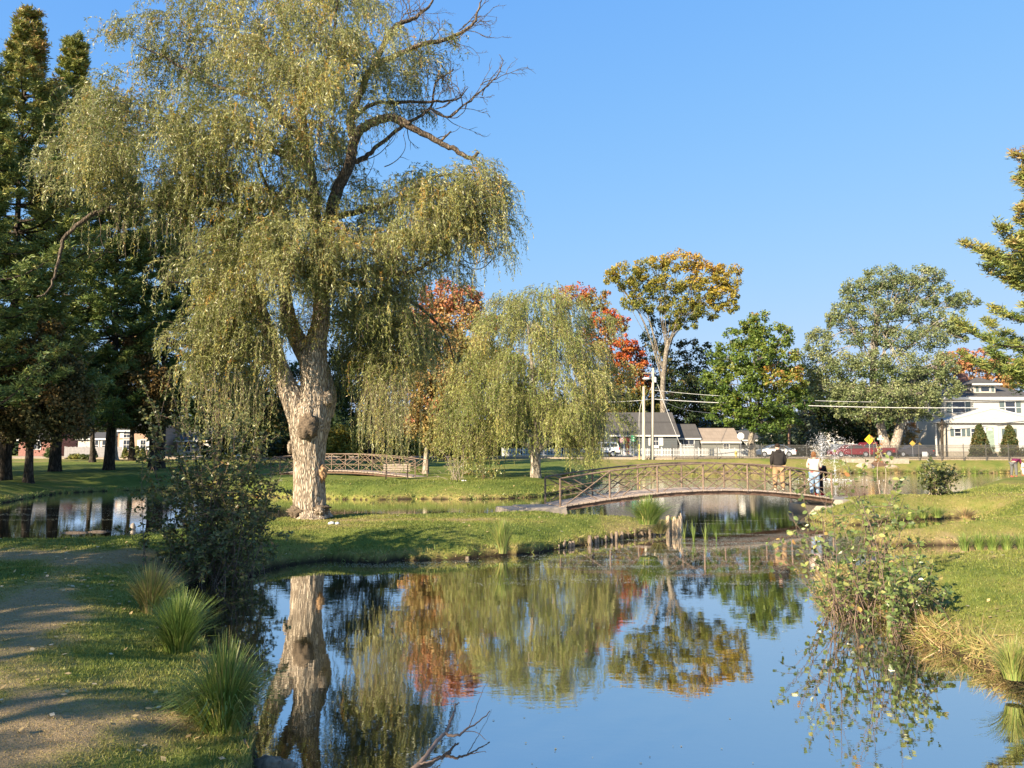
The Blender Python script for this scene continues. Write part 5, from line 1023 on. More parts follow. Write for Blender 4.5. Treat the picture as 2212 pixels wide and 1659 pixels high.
def brickmat(name, col):
    m, n, l, p, o = newmat(name); t = n.new('ShaderNodeTexCoord'); mp = n.new('ShaderNodeMapping'); mp.inputs['Rotation'].default_value = (math.radians(90), 0, 0); l.new(t.outputs['Object'], mp.inputs[0])
    b = n.new('ShaderNodeTexBrick'); b.inputs['Scale'].default_value = 4; b.inputs['Color1'].default_value = (*col, 1); b.inputs['Color2'].default_value = (*[c*.7 for c in col], 1); b.inputs['Mortar'].default_value = (.45,.4,.34,1); b.inputs['Mortar Size'].default_value = .015
    l.new(mp.outputs[0], b.inputs['Vector']); l.new(b.outputs['Color'], p.inputs['Base Color']); p.inputs['Roughness'].default_value = .9; return m
M['grey_siding'] = siding('grey_siding', (.10,.108,.112), .22); M['white_siding'] = siding('white_siding', (.56,.51,.43), .13, .8); M['tan_siding'] = siding('sage_siding', (.26,.26,.23), .2)  # grey siding darkened a little, shadow on the cottage front put into its colour
M['dark_shingle'] = shingle('dark_shingle', (.085,.078,.07)); M['tan_shingle'] = shingle('tan_shingle', (.30,.235,.175)); M['brick'] = brickmat('brick', (.45,.27,.17)); M['red_brick'] = brickmat('red_brick', (.30,.10,.07))
M['trim'] = plain('white_trim', (.60,.58,.54), .55, var=.04); M['red_door'] = plain('red_door', (.20,.02,.02), .4); M['shutter_grey'] = plain('dark_shutter', (.10,.13,.13), .6); M['sage_door'] = plain('sage_door', (.27,.33,.25), .5)
def window(parent, x, y, z, w, h, shut=None, cols=2, rows=2, sh_w=None, mat='glass', fr=.09):
    f = MB(); t = fr
    f.box2(x-w/2-t, x+w/2+t, y-.07, y+.0-.001, z+h/2, z+h/2+t); f.box2(x-w/2-t, x+w/2+t, y-.09, y-.001, z-h/2-t, z-h/2); f.box2(x-w/2-t, x-w/2, y-.07, y-.001, z-h/2+.001, z+h/2-.001); f.box2(x+w/2, x+w/2+t, y-.07, y-.001, z-h/2+.001, z+h/2-.001)
    for i in range(1, cols): f.box2(x-w/2+w*i/cols-.018, x-w/2+w*i/cols+.018, y-.05, y-.022, z-h/2+.001, z+h/2-.001)
    for i in range(1, rows): f.box2(x-w/2+.001, x+w/2-.001, y-.055, y-.02, z-h/2+h*i/rows-.03, z-h/2+h*i/rows+.03)
    wf = f.build('window', M['trim'], parent); g = MB(); g.box2(x-w/2+.001, x+w/2-.001, y-.018, y-.004, z-h/2+.001, z+h/2-.001); g.build('pane', M[mat], wf)
    if shut:
        sw = sh_w or w*.5
        for sgn in (-1, 1):
            m = MB(); cx = x+sgn*(w/2+t+sw/2+.01); m.box2(cx-sw/2, cx+sw/2, y-.05, y-.002, z-h/2-.04, z+h/2+.04)
            for k in range(8): m.box2(cx-sw/2+.05, cx+sw/2-.05, y-.062, y-.051, z-h/2+h*(k+.2)/8, z-h/2+h*(k+.7)/8)
            m.build('shutter', M[shut], wf)
def gable_house(root, x0, x1, y0, y1, z0, ze, zr, wall, roof, over=.3, ridge='x'):
    m = MB(); m.box2(x0, x1, y0, y1, z0-.5, ze); ym = (y0+y1)/2; xm = (x0+x1)/2
    if ridge == 'x':
        for x, e in ((x0, 1), (x1, -1)): m.add([(x, y0, ze), (x, y1, ze), (x, ym, zr)], [(0, 1, 2) if e < 0 else (2, 1, 0)])
        m.build('wall', M[wall], root); r = MB()
        for ya, s in ((y0, -1), (y1, 1)):
            a = ya+s*over; sl = (zr-ze)/(ym-ya); za = ze+(a-ya)*sl; r.prism([(a, za+.0), (a, za+.12), (ym, zr+.14), (ym, zr+.02)], lambda q, e: np.stack((np.full(len(q), (x0-over) if e == 0 else (x1+over)), q[:, 0], q[:, 1]), 1))
        r.build('roof', M[roof], root)
        t = MB(); sl = (zr-ze)/(ym-y0); za = ze-over*sl; t.box2(x0-over, x1+over, y0-over-.03, y0-over-.002, za-.10, za+.10); t.build('fascia', M['trim'], root)
    else:
        for y, e in ((y0, 1), (y1, -1)): m.add([(x0, y, ze), (x1, y, ze), (xm, y, zr)], [(0, 1, 2)])
        m.build('wall', M[wall], root); r = MB()
        for xa, s in ((x0, -1), (x1, 1)):
            a = xa+s*over; sl = (zr-ze)/(xm-xa); za = ze+(a-xa)*sl; r.prism([(a, za), (a, za+.12), (xm, zr+.14), (xm, zr+.02)], lambda q, e: np.stack((q[:, 0], np.full(len(q), (y0-over) if e == 0 else (y1+over)), q[:, 1]), 1))
        r.build('roof', M[roof], root)
def Z(py, D): return at(1106, py, D)[2]
def X(px, D): return at(px, HOR, D)[0]
def greyhouse():
    D = 98.; g = 1.6; root = thing('house', 'dark grey clapboard cottage with red door and white shutters', 'house', (X(1395,D), D, g))
    x0, x1 = X(1322,D), X(1463,D); gable_house(root, x0, x1, D, D+8.5, g, Z(938,D), Z(893,D+4.2), 'grey_siding', 'dark_shingle')
    dx = X(1352,D); m = MB(); dw = X(1363,D); d0, d1 = X(1350,D), X(1360,D); m.box2(d0, d1, D-.06, D-.002, g, Z(944,D)); d = m.build('door', M['red_door'], root); m = MB(); m.box2(d0-.2, d0-.001, D-.10, D-.002, g, Z(942,D)); m.box2(d1+.001, d1+.22, D-.10, D-.002, g, Z(942,D)); m.box2(d0-.2, d1+.22, D-.1, D-.002, Z(942,D)+.001, Z(940.5,D)); m.build('frame', M['trim'], d)
    m = MB(); m.box2(d0-.4, d1+.5, D-1.2, D-.1, g-.2, g+.18); m.build('step', M['concrete'], root)
    zc = (Z(944,D)+Z(962,D))/2; window(root, X(1417,D), D, zc, .66, 1.05, 'trim', 2, 2, .5); m = MB(); m.box2(X(1412,D), X(1423,D), D-.3, D-.1, zc-.85, zc-.65); m.build('window_box', M['trim'], root)
    m = MB(); m.box2(x1-.1, x1+.03, D-.03, D-.003, g, Z(940,D)); m.build('corner_board', M['grey_siding'], root)
    x0, x1 = X(1470,D), X(1512,D+1); gable_house(root, x0, x1, D+1.2, D+7, g, Z(946,D+1), Z(918,D+4), 'grey_siding', 'dark_shingle', .2); window(root, X(1489,D+1), D+1.2, Z(956,D+1), 1.3, .9, None, 2, 1)
    m = MB(); m.box2(X(1478,D), X(1512,D), D-.8, D+1, g-.1, g+.25); m.build('porch_step', M['concrete'], root)
    # flag
    f = MB(); a = at(1343, 941, D-.2); m = MB(); m.tube([(a[0]-.3, D, a[2]-.3), a+(.2,-.5,.2)], .02, 6); 
    fl = thing('flag', 'hanging striped flag beside the red door', 'flag', a)
    m.build('staff', M['white'], fl); st = MB(); wv = MB(); cn = MB()
    for i in range(7): 
        x = a[0]-.25+i*.075; (st if i % 2 == 0 else wv).add([(x, D-.5+.03*math.sin(i), a[2]+.05-.03*i), (x+.074, D-.5+.03*math.sin(i+1), a[2]+.02-.03*i), (x+.03, D-.45, a[2]-.95), (x-.04, D-.45, a[2]-.9)], [(0,1,2,3)])
    cn.add([(a[0]-.26, D-.53, a[2]+.05), (a[0]+.0, D-.53, a[2]-.04), (a[0]-.02, D-.52, a[2]-.32), (a[0]-.28, D-.52, a[2]-.28)], [(0,1,2,3)])
    for mm, c_, nm_ in ((st,(.45,.05,.06),'red_stripes'),(wv,(.75,.72,.7),'white_stripes'),(cn,(.05,.07,.25),'canton')):
        o = mm.build(nm_, plain(nm_, c_, .8, var=.05), fl); o.modifiers.new('thick', 'SOLIDIFY').thickness = .01
greyhouse()
def garage():
    D = 99.; g = 1.6; root = thing('garage', 'low garage with tan shingle roof right of the grey cottage', 'garage', (X(1560,D), D, g)); x0, x1 = X(1517,D), X(1597,D)
    gable_house(root, x0, x1, D, D+6, g, Z(953.5,D), Z(927,D+3), 'tan_siding', 'tan_shingle', .25); window(root, X(1569,D), D, Z(966,D), .65, .8, None, 2, 2)
    for px in (1607, 1617): pass
    D2 = 100.; root2 = thing('house', 'small dark grey house wing behind the maple trunk with white window frames', 'house', (X(1620,D2), D2+1, g)); gable_house(root2, X(1598.5,D2), X(1642,D2), D2+.5, D2+6, g, Z(950,D2), Z(932,D2+3), 'grey_siding', 'dark_shingle', .2)
    for px in (1607, 1621): window(root2, X(px,D2), D2+.5, Z(966,D2), .55, 1.1, None, 1, 2)
    D3 = 120.; r3 = thing('house', 'house with long dark roof seen over the garage', 'house', (X(1510,D3), D3, g)); gable_house(r3, X(1465,D3), X(1552,D3), D3, D3+8, g, Z(935,D3), Z(911,D3+4), 'grey_siding', 'dark_shingle')
    D4 = 118.; r4 = thing('house', 'white house with pale metal roof peeking over the maple', 'house', (X(1580,D4), D4+9, g)); gable_house(r4, X(1556,D4), X(1606,D4), D4+9, D4+16, g, Z(914,D4), Z(898,D4), 'white_siding', 'metal')
    for px, w_, lab in [(1640,60,'pale house showing between the maple and the brown pole'),(1810,70,'white house glimpsed through the dark trees behind the fountain')]:
        r = thing('house', lab, 'house', (X(px,124), 124, g)); gable_house(r, X(px-w_/2,124), X(px+w_/2,124), 124, 131, g, Z(925,124), Z(895,128), 'white_siding', 'dark_shingle'); window(r, X(px-9,124), 124, Z(945,124), .9, 1.3); window(r, X(px+9,124), 124, Z(945,124), .9, 1.3)
garage()
def whitehouse():
    D = 92.; g = 1.7; root = thing('house', 'large white two-storey house with hip roof and dormer at right', 'house', (X(2145,D), D, g))
    Du = D+2.2; x0, x1 = X(2043,Du), X(2262,Du); ze = Z(860,Du)
    m = MB(); m.box2(x0, x1, Du, Du+10, g-.5, ze); m.build('wall', M['white_siding'], root)
    m = MB(); o = .55; a = [(x0-o,Du-o,ze+.02),(x1+o,Du-o,ze+.02),(x1+o,Du+10+o,ze+.02),(x0-o,Du+10+o,ze+.02)]; zt = Z(826,Du+4.5); xa, xb = x0+4.6, x1-4.6; b = [(xa,Du+5,zt),(xb,Du+5,zt)]
    m.add(a+b, [(0,1,5,4),(1,2,5),(2,3,4,5),(3,0,4)][0:1]); m.add(a+b, [(2,3,4,5)]); m.add(a+b, [(1,2,5),(3,0,4)]); m.add(a, [(3,2,1,0)]); m.build('roof', M['dark_shingle'], root)
    m = MB(); m.box2(x0-o, x1+o, Du-o-.04, Du-o-.002, ze-.22, ze+.10); m.build('fascia', M['trim'], root)
    m = MB(); m.box2(x0-.3, x1+.3, Du-.45, Du-.1, ze-.12, ze-.02); m.build('soffit', M['trim'], root)
    # porch block with wide gable
    p0, p1 = X(2049,D), X(2250,D); zs = Z(914,D); m = MB(); m.box2(p0, p1, D, Du-.003, g+.5, zs); m.build('porch_wall', M['white_siding'], root)
    m = MB(); m.box2(p0+.05, p1-.05, D+.05, Du-.004, g-.5, g+.498); m.build('foundation', M['concrete'], root)
    e0, pk, e1 = X(2041,D), X(2145,D), X(2252,D); zp = Z(883,D); zl = Z(910,D)
    m = MB(); m.prism([(e0, zs+.003), (e1, zs+.003), (e1, zl), (pk, zp), (e0, zl)], lambda q, e: np.stack((q[:, 0], np.full(len(q), D-.35+e*(Du-D+.346)), q[:, 1]), 1)); m.build('porch_gable', M['white_siding'], root)
    m = MB()
    for xa_, xb_ in ((e0-.1, pk), (e1+.1, pk)): m.prism([(xa_, zl-.02), (xb_, zp+.005), (xb_, zp+.17), (xa_, zl+.14)], lambda q, e: np.stack((q[:, 0], np.full(len(q), D-.42+e*(Du-D+.4)), q[:, 1]), 1))
    m.build('porch_roof', M['trim'], root)
    # dormer
    Dd = Du+1.2; a0, a1 = X(2111,Dd), X(2157,Dd); zb, zt2 = Z(851,Dd), Z(830,Dd); m = MB(); m.box2(a0, a1, Dd, Dd+3, zb, zt2); dm = m.build('dormer', M['white_siding'], root)
    m = MB(); o = .55; xm = (a0+a1)/2; v = [(a0-o,Dd-o,zt2),(a1+o,Dd-o,zt2),(a1+o,Dd+3.5,zt2),(a0-o,Dd+3.5,zt2),(xm,Dd+1.4,Z(812,Dd))]; m.add(v, [(0,1,4),(1,2,4),(2,3,4),(3,0,4)]); m.add(v[:4], [(3,2,1,0)]); m.box2(a0-o, a1+o, Dd-o-.05, Dd-o-.002, zt2-.15, zt2+.05, 1); m.build('dormer_roof', [M['dark_shingle'], M['trim']], dm)
    m = MB(); m.box2(X(2126,Dd), X(2143,Dd), Dd-.05, Dd-.002, Z(845,Dd), Z(836,Dd)); m.build('dormer_window', M['glass'], dm)
    for px in (2117.5, 2151): m = MB(); m.box2(X(px-2.8,Dd), X(px+2.8,Dd), Dd-.05, Dd-.002, Z(846,Dd), Z(835,Dd)); m.build('shutter', M['shutter_grey'], dm)
    m = MB(); m.box2(X(2086,Du+4), X(2100,Du+4), Du+4, Du+5, Z(850,Du), Z(806,Du+4)); m.build('chimney', M['red_brick'], root)
    zc = (Z(867,Du)+Z(892,Du))/2
    window(root, X(2075,Du), Du, zc, 1.5, 1.3, 'shutter_grey', 1, 2, .6); window(root, X(2187,Du), Du, zc, 1.2, 1.3, 'shutter_grey', 1, 2, .6)
    zc = (Z(922,D)+Z(948,D))/2
    for px in (2070.5, 2106, 2182): window(root, X(px,D), D, zc+.05, .72, .85, 'shutter_grey', 1, 2, .42)
    m = MB(); m.box2(X(2131,D), X(2149,D), D-.06, D-.002, g+.5, Z(924,D)); d = m.build('door', M['sage_door'], root); m = MB(); a = X(2124,D); b_ = X(2156,D)
    m.box2(a, X(2131,D)-.002, D-.12, D-.001, g+.5, Z(920,D)); m.box2(X(2149,D)+.002, b_, D-.12, D-.001, g+.5, Z(920,D)); m.box2(X(2131,D), X(2149,D), D-.12, D-.001, Z(923.5,D), Z(920,D)); m.build('frame', M['trim'], d)
    xc = X(2140,D); zf = Z(930,D); th = np.linspace(0, PI, 9); m = MB(); m.prism([(xc+.3*math.cos(t), zf+.3*math.sin(t)) for t in th], lambda q, e: np.stack((q[:, 0], np.full(len(q), D-.09+.028*e), q[:, 1]), 1)); m.build('fan_light', M['trim'], d)
    m = MB(); [m.box2(X(2150,D)-.0, X(2168,D), D-1.6+.35*i, D-.02, g-.1+.15*i, g+.05+.15*i-.003) for i in range(4)]; m.build('step', M['concrete'], root)
    m = MB(); m.tube([(X(2156,D), D-.1, g+1.5), (X(2160,D), D-1.6, g+.9), (X(2160,D), D-1.6, g)], .03, 6); m.build('step_rail', M['iron'], root)
    m = MB(); m.box2(X(2030,D), X(2050,D), D+1, D+2.5, Z(913,D), Z(911,D)); m.box2(X(2034,D), X(2036,D), D+1.1, D+1.3, g, Z(913,D)-.001); m.build('side_porch', M['trim'], root)
whitehouse()
def lefthouses():
    D = 94.; g = 1.6
    r = thing('house', 'small white sunlit house left of the pale oak', 'house', (X(200,D), D, g)); gable_house(r, X(168,D), X(236,D), D, D+8, g, Z(948,D), Z(936,D+4), 'white_siding', 'dark_shingle', .2); window(r, X(205,D), D, Z(962,D), .8, 1.1); window(r, X(228,D), D, Z(962,D), .8, 1.1)
    r = thing('house', 'tan brick house with white shuttered windows behind the small conifers', 'house', (X(285,D-2), D-2, g)); gable_house(r, X(254,D-2), X(318,D-2), D-2, D+7, g, Z(930,D), Z(905,D+3), 'brick', 'dark_shingle'); window(r, X(273,D-2), D-2, Z(961,D-2), .7, 1.1, 'trim', 2, 2, .36); window(r, X(309,D-2), D-2, Z(961,D-2), .6, 1.1, 'trim', 2, 2, .3)
    window(r, X(273,D-2), D-2, Z(938,D-2), .7, .8, 'trim', 2, 2, .36)
    r = thing('house', 'red brick house at the far left behind the cedar', 'house', (X(90,D), D, g)); gable_house(r, X(40,D), X(112,D), D, D+8, g, Z(948,D), Z(920,D+4), 'red_brick', 'dark_shingle'); window(r, X(80,D), D, Z(960,D), .8, 1.1)
    r = thing('house', 'pale house with red trim seen through the shrub left of the willow', 'house', (X(380,D), D, g)); gable_house(r, X(352,D), X(450,D), D+4, D+12, g, Z(950,D), Z(925,D+4), 'white_siding', 'dark_shingle'); window(r, X(375,D), D+4, Z(964,D), .8, 1.2); window(r, X(400,D), D+4, Z(964,D), .8, 1.2); window(r, X(430,D), D+4, Z(964,D), .8, 1.2)
lefthouses()
for px, ry, lab in [(270,11,'first clipped little conifer before the brick house'),(283,12,'second clipped little conifer before the brick house'),(295,13,'third and tallest clipped conifer before the brick house'),(308,11,'fourth clipped conifer at the corner of the brick house'),(202,10,'solitary small conifer before the grey board fence')]:
    round_bush('small_conifer', lab, px, 993, 85, 7, ry, 'lime_leaf', .7 if px > 250 else .4, 'conifer', 60, 26, cone=True)
for px, lab, hu in [(165,'yellow flowering garden bed left of the solitary conifer',.95),(185,'low green garden shrubs beside the yellow bed',.4),(112,'grey-green shrub at the far left of the garden',.3)]:
    round_bush('garden_bush', lab, px, 993, 83, 18, 5 if px > 120 else 14, 'lime_leaf', hu, 'bush', 60, 26)
round_bush('evergreen_shrub', 'tall conical yew left of the sage green door', 2118, 985, 86.8, 21, 35, 'dark_leaf', .75, 'evergreen', 260, 40, .1, True); round_bush('evergreen_shrub', 'tall conical yew right of the sage green door', 2183, 985, 86.8, 20, 34, 'dark_leaf', .75, 'evergreen', 260, 40, .1, True)
def hedge(lab, px0, px1, D, h=1.15):
    x0, x1 = X(px0,D), X(px1,D); n = int((x1-x0)*34); root = thing('hedge', lab, 'hedge', ((x0+x1)/2, D, 1.5)); mb = MB()
    C = np.column_stack((rng.uniform(x0, x1, n), rng.uniform(D-.5, D+.5, n), 1.5+rng.uniform(.05, h, n))); foliage(mb, C, np.full(n, .2), 24, .07, .6, 1, np.full(n, .75)); mb.build('crown', M['dark_leaf'], root)
    st = MB(); [st.tube([(x, D, 1.3), (x, D, 2.2)], .03, 5) for x in np.arange(x0+.2, x1, .5)]; st.build('stem', M['bark_dark'], root)
hedge('clipped dark hedge left of the white house steps', 2098, 2143, 85.8); hedge('clipped dark hedge at the right edge before the white house', 2172, 2240, 85.8)
tree('spruce_tree', 'blue-green spruce behind the fountain and the railing', (1745,992), 98, [(1745,940)], [(1745,900,20,20,0),(1740,925,34,18,0),(1745,950,44,16,0),(1745,972,52,14,0)], leafmat('spruce_needle', [(0,(.05,.075,.05)),(1,(.16,.19,.12))], .6, .1), 'bark_dark', ncl=90, per=34, r0=4, size=.11)
tree('garden_shrub', 'grey-green leafy shrub between the maple trunk and the brown pole', (1665,990), 96, [(1665,960)], [(1660,935,26,22,0),(1680,960,26,20,0),(1650,965,24,18,0)], 'grey_leaf', 'bark_dark', ncl=90, per=30, r0=3, size=.11, cat='bush')
tree('orange_shrub', 'thin orange leaved young tree right of the twin trunks', (1960,992), 94, [(1960,960),(1958,920)], [(1955,905,18,18,0,.7),(1970,930,16,18,0,.6),(1950,945,14,16,0,.5),(1975,960,14,12,0,.4)], 'autumn_mix', 'bark_grey', ncl=110, per=22, r0=3, size=.11)

# ------------------------------------------------------------------ vehicles
def car(nm, lab, cat, px_c, D, L, prof, glass, body, wheel_x, wr=.33, W=1.75, flip=False, dark_low=None, z=GZ-.02, extra=None):
    """prof/glass in metres: x along the car, z up; the car stands across the view"""
    cx = X(px_c, D); root = thing(nm, lab, cat, (cx, D, z)); sg = -1 if flip else 1
    def mp(y0, y1): return lambda q, e: np.stack((cx+sg*q[:, 0], np.full(len(q), y0 if e == 0 else y1), z+q[:, 1]), 1)
    m = MB(); P = np.array(prof, float); n = len(P); ys = [(-W/2, .93), (-W/2+.06, 1), (W/2-.06, 1), (W/2, .93)]; c = P.mean(0)
    V = []
    for y, f in ys: Q = c+(P-c)*(1-(1-f)*.35); V.append(np.stack((cx+sg*Q[:, 0], np.full(n, D+y), z+Q[:, 1]), 1))
    V = np.vstack(V)
    for k in range(3): m.add(V[k*n:(k+2)*n], [(i, (i+1) % n, n+(i+1) % n, n+i) for i in range(n)], 0, smooth=False)
    m.add(V[:n], [tuple(range(n))]); m.add(V[3*n:], [tuple(range(n))[::-1]]); bo = m.build('body', body, root)
    for g in glass: m = MB(); m.prism(g, mp(D-W/2-.012, D-W/2+.02)); m.build('side_window', M['glass'], bo)
    for wx in wheel_x:
        for yy in (-W/2-.02, W/2-.18):
            m = MB(); m.tube([(cx+sg*wx, D+yy, z+wr), (cx+sg*wx, D+yy+.2, z+wr)], wr, 22); w = m.build('wheel', M['black_rubber'], root); m = MB(); a = D+yy-.012
            m.tube([(cx+sg*wx, a, z+wr), (cx+sg*wx, a+.02, z+wr)], wr*.58, 14); m.build('rim', M['metal'], w)
    if extra: extra(root, bo, cx, sg, z, W, D)
    return root
paint = lambda n, c: plain(n, c, .25, var=.03, spec=.6)
suv = [(-2.15,.45),(-2.2,.75),(-2.1,.95),(-1.2,1.05),(-.55,1.62),(-.2,1.70),(1.95,1.68),(2.15,1.15),(2.2,.95),(2.22,.45)]
def suvx(root, bo, cx, sg, z, W, D):
    m = MB(); m.box2(cx-2.25, cx+2.27, D-W/2-.03, D+W/2, z+.28, z+.56); m.build('bumper', plain('dark_cladding', (.05,.05,.055), .6), bo)
    m = MB(); m.box2(cx+2.08, cx+2.19, D-W/2-.02, D-W/2+.2, z+.85, z+1.12); m.build('tail_light', plain('red_lens', (.5,.03,.02), .2), bo)
    m = MB(); m.box2(cx-.4, cx+1.8, D-W/2+.12, D-W/2+.18, z+1.72, z+1.77); m.build('roof_rack', M['metal'], bo)
car('parked_suv', 'white sport utility vehicle with dark cladding beside the round willow', 'car', 1296, 90, 4.4, suv, [[(-.95,1.12),(-.5,1.55),(.0,1.6),(.0,1.12)],[(.08,1.12),(.08,1.6),(.95,1.6),(1.05,1.12)],[(1.2,1.14),(1.1,1.58),(1.78,1.56),(1.95,1.2)]], paint('white_car_paint', (.8,.8,.8)), (-1.35, 1.42), .37, 1.8, extra=suvx)
sedan = [(-2.25,.3),(-2.3,.6),(-2.15,.78),(-1.1,.95),(-.35,1.38),(.1,1.45),(.9,1.40),(1.65,1.02),(2.2,.95),(2.3,.6),(2.25,.3)]
sg_ = [[(-.98,.97),(-.35,1.33),(.05,1.38),(.05,.97)],[(.12,.97),(.12,1.38),(.85,1.33),(1.35,1.0)]]
def sedx(root, bo, cx, sg, z, W, D):
    for s_, c_, nm_ in ((-1, (.8,.8,.75), 'headlight'), (1, (.45,.03,.02), 'tail_light')):
        m = MB(); m.box((cx+sg*s_*2.2, D-W/2+.1, z+.72), (.14,.24,.12)); m.build(nm_, plain(nm_+'_lens', c_, .2), bo)
car('parked_car', 'white sedan parked behind the man in the black hoodie', 'car', 1672, 89, 4.5, sedan, sg_, paint('white_sedan_paint', (.78,.77,.74)), (-1.4, 1.4), extra=sedx)
car('parked_car', 'dark red sedan parked behind the railing', 'car', 1836, 88.4, 4.5, sedan, sg_, paint('red_car_paint', (.16,.012,.022)), (-1.4, 1.4), extra=sedx)
car('parked_car', 'dark car partly hidden right of the twin trunks', 'car', 1968, 91.5, 4.3, sedan, sg_, paint('dark_car_paint', (.05,.05,.06)), (-1.4, 1.4), extra=sedx)
pick = [(-2.6,.5),(-2.65,.9),(-1.5,1.05),(-.95,1.7),(.3,1.75),(.4,1.1),(2.6,1.1),(2.65,.5)]
car('pickup_truck', 'dark red pickup truck behind the yellow crossing sign', 'truck', 1882, 90.6, 5.2, pick, [[(-1.3,1.12),(-.88,1.6),(-.4,1.62),(-.4,1.12)],[(-.3,1.12),(-.3,1.62),(.2,1.62),(.22,1.12)]], paint('maroon_truck_paint', (.14,.015,.02)), (-1.75, 1.6), .4, 1.9, extra=sedx)
# ------------------------------------------------------------------ people
def skin_obj(verts, edges, radii, sub=2):
    me = bpy.data.meshes.new('tmp'); me.from_pydata([tuple(map(float, v)) for v in verts], edges, []); me.update()
    o = bpy.data.objects.new('tmp', me); scene.collection.objects.link(o)
    sk = o.modifiers.new('s', 'SKIN'); sk.use_smooth_shade = True
    if not me.skin_vertices: me.skin_vertices.new() if hasattr(me.skin_vertices, 'new') else None
    if not me.skin_vertices:
        bpy.context.view_layer.objects.active = o; bpy.ops.mesh.customdata_skin_add()
    d = me.skin_vertices[0].data
    for i, r in enumerate(radii): d[i].radius = r if isinstance(r, tuple) else (r, r); d[i].use_root = (i == 0)
    o.modifiers.new('u', 'SUBSURF').levels = sub; o.modifiers['u'].render_levels = sub
    dg = bpy.context.evaluated_depsgraph_get(); ev = o.evaluated_get(dg); m2 = bpy.data.meshes.new_from_object(ev)
    n = len(m2.vertices); co = np.empty(n*3); m2.vertices.foreach_get('co', co); faces = [tuple(p.vertices) for p in m2.polygons]
    bpy.data.objects.remove(o); bpy.data.meshes.remove(m2)
    return co.reshape(-1, 3), faces
def add_skin(name, mat, parent, T, verts, edges, radii, sub=2):
    v, f = skin_obj(verts, edges, radii, sub); m = MB(); q = [x for x in f if len(x) == 4]; t = [x for x in f if len(x) == 3]; v = T(v)
    mm = bpy.data.meshes.new(name); v = v-wloc(parent); mm.from_pydata([tuple(x) for x in v], [], f); mm.update(); mm.polygons.foreach_set('use_smooth', [True]*len(mm.polygons)); mm.materials.append(mat)
    o = bpy.data.objects.new(name, mm); scene.collection.objects.link(o); o.parent = parent; return o
M['skin'] = plain('skin', (.50,.30,.21), .55, var=.06)
STAND = dict(pelvis=(0,0,.94), waist=(0,.0,1.08), chest=(0,.01,1.30), neck=(0,.02,1.46), chin=(0,.03,1.53), head=(0,.04,1.63), crown=(0,.03,1.70),
    sh=(.17,.0,1.40), el=(.235,.0,1.12), wr=(.20,.16,.93), hip=(.09,0,.90), kn=(.105,.02,.49), an=(.11,-.02,.09), toe=(.125,.13,.035))
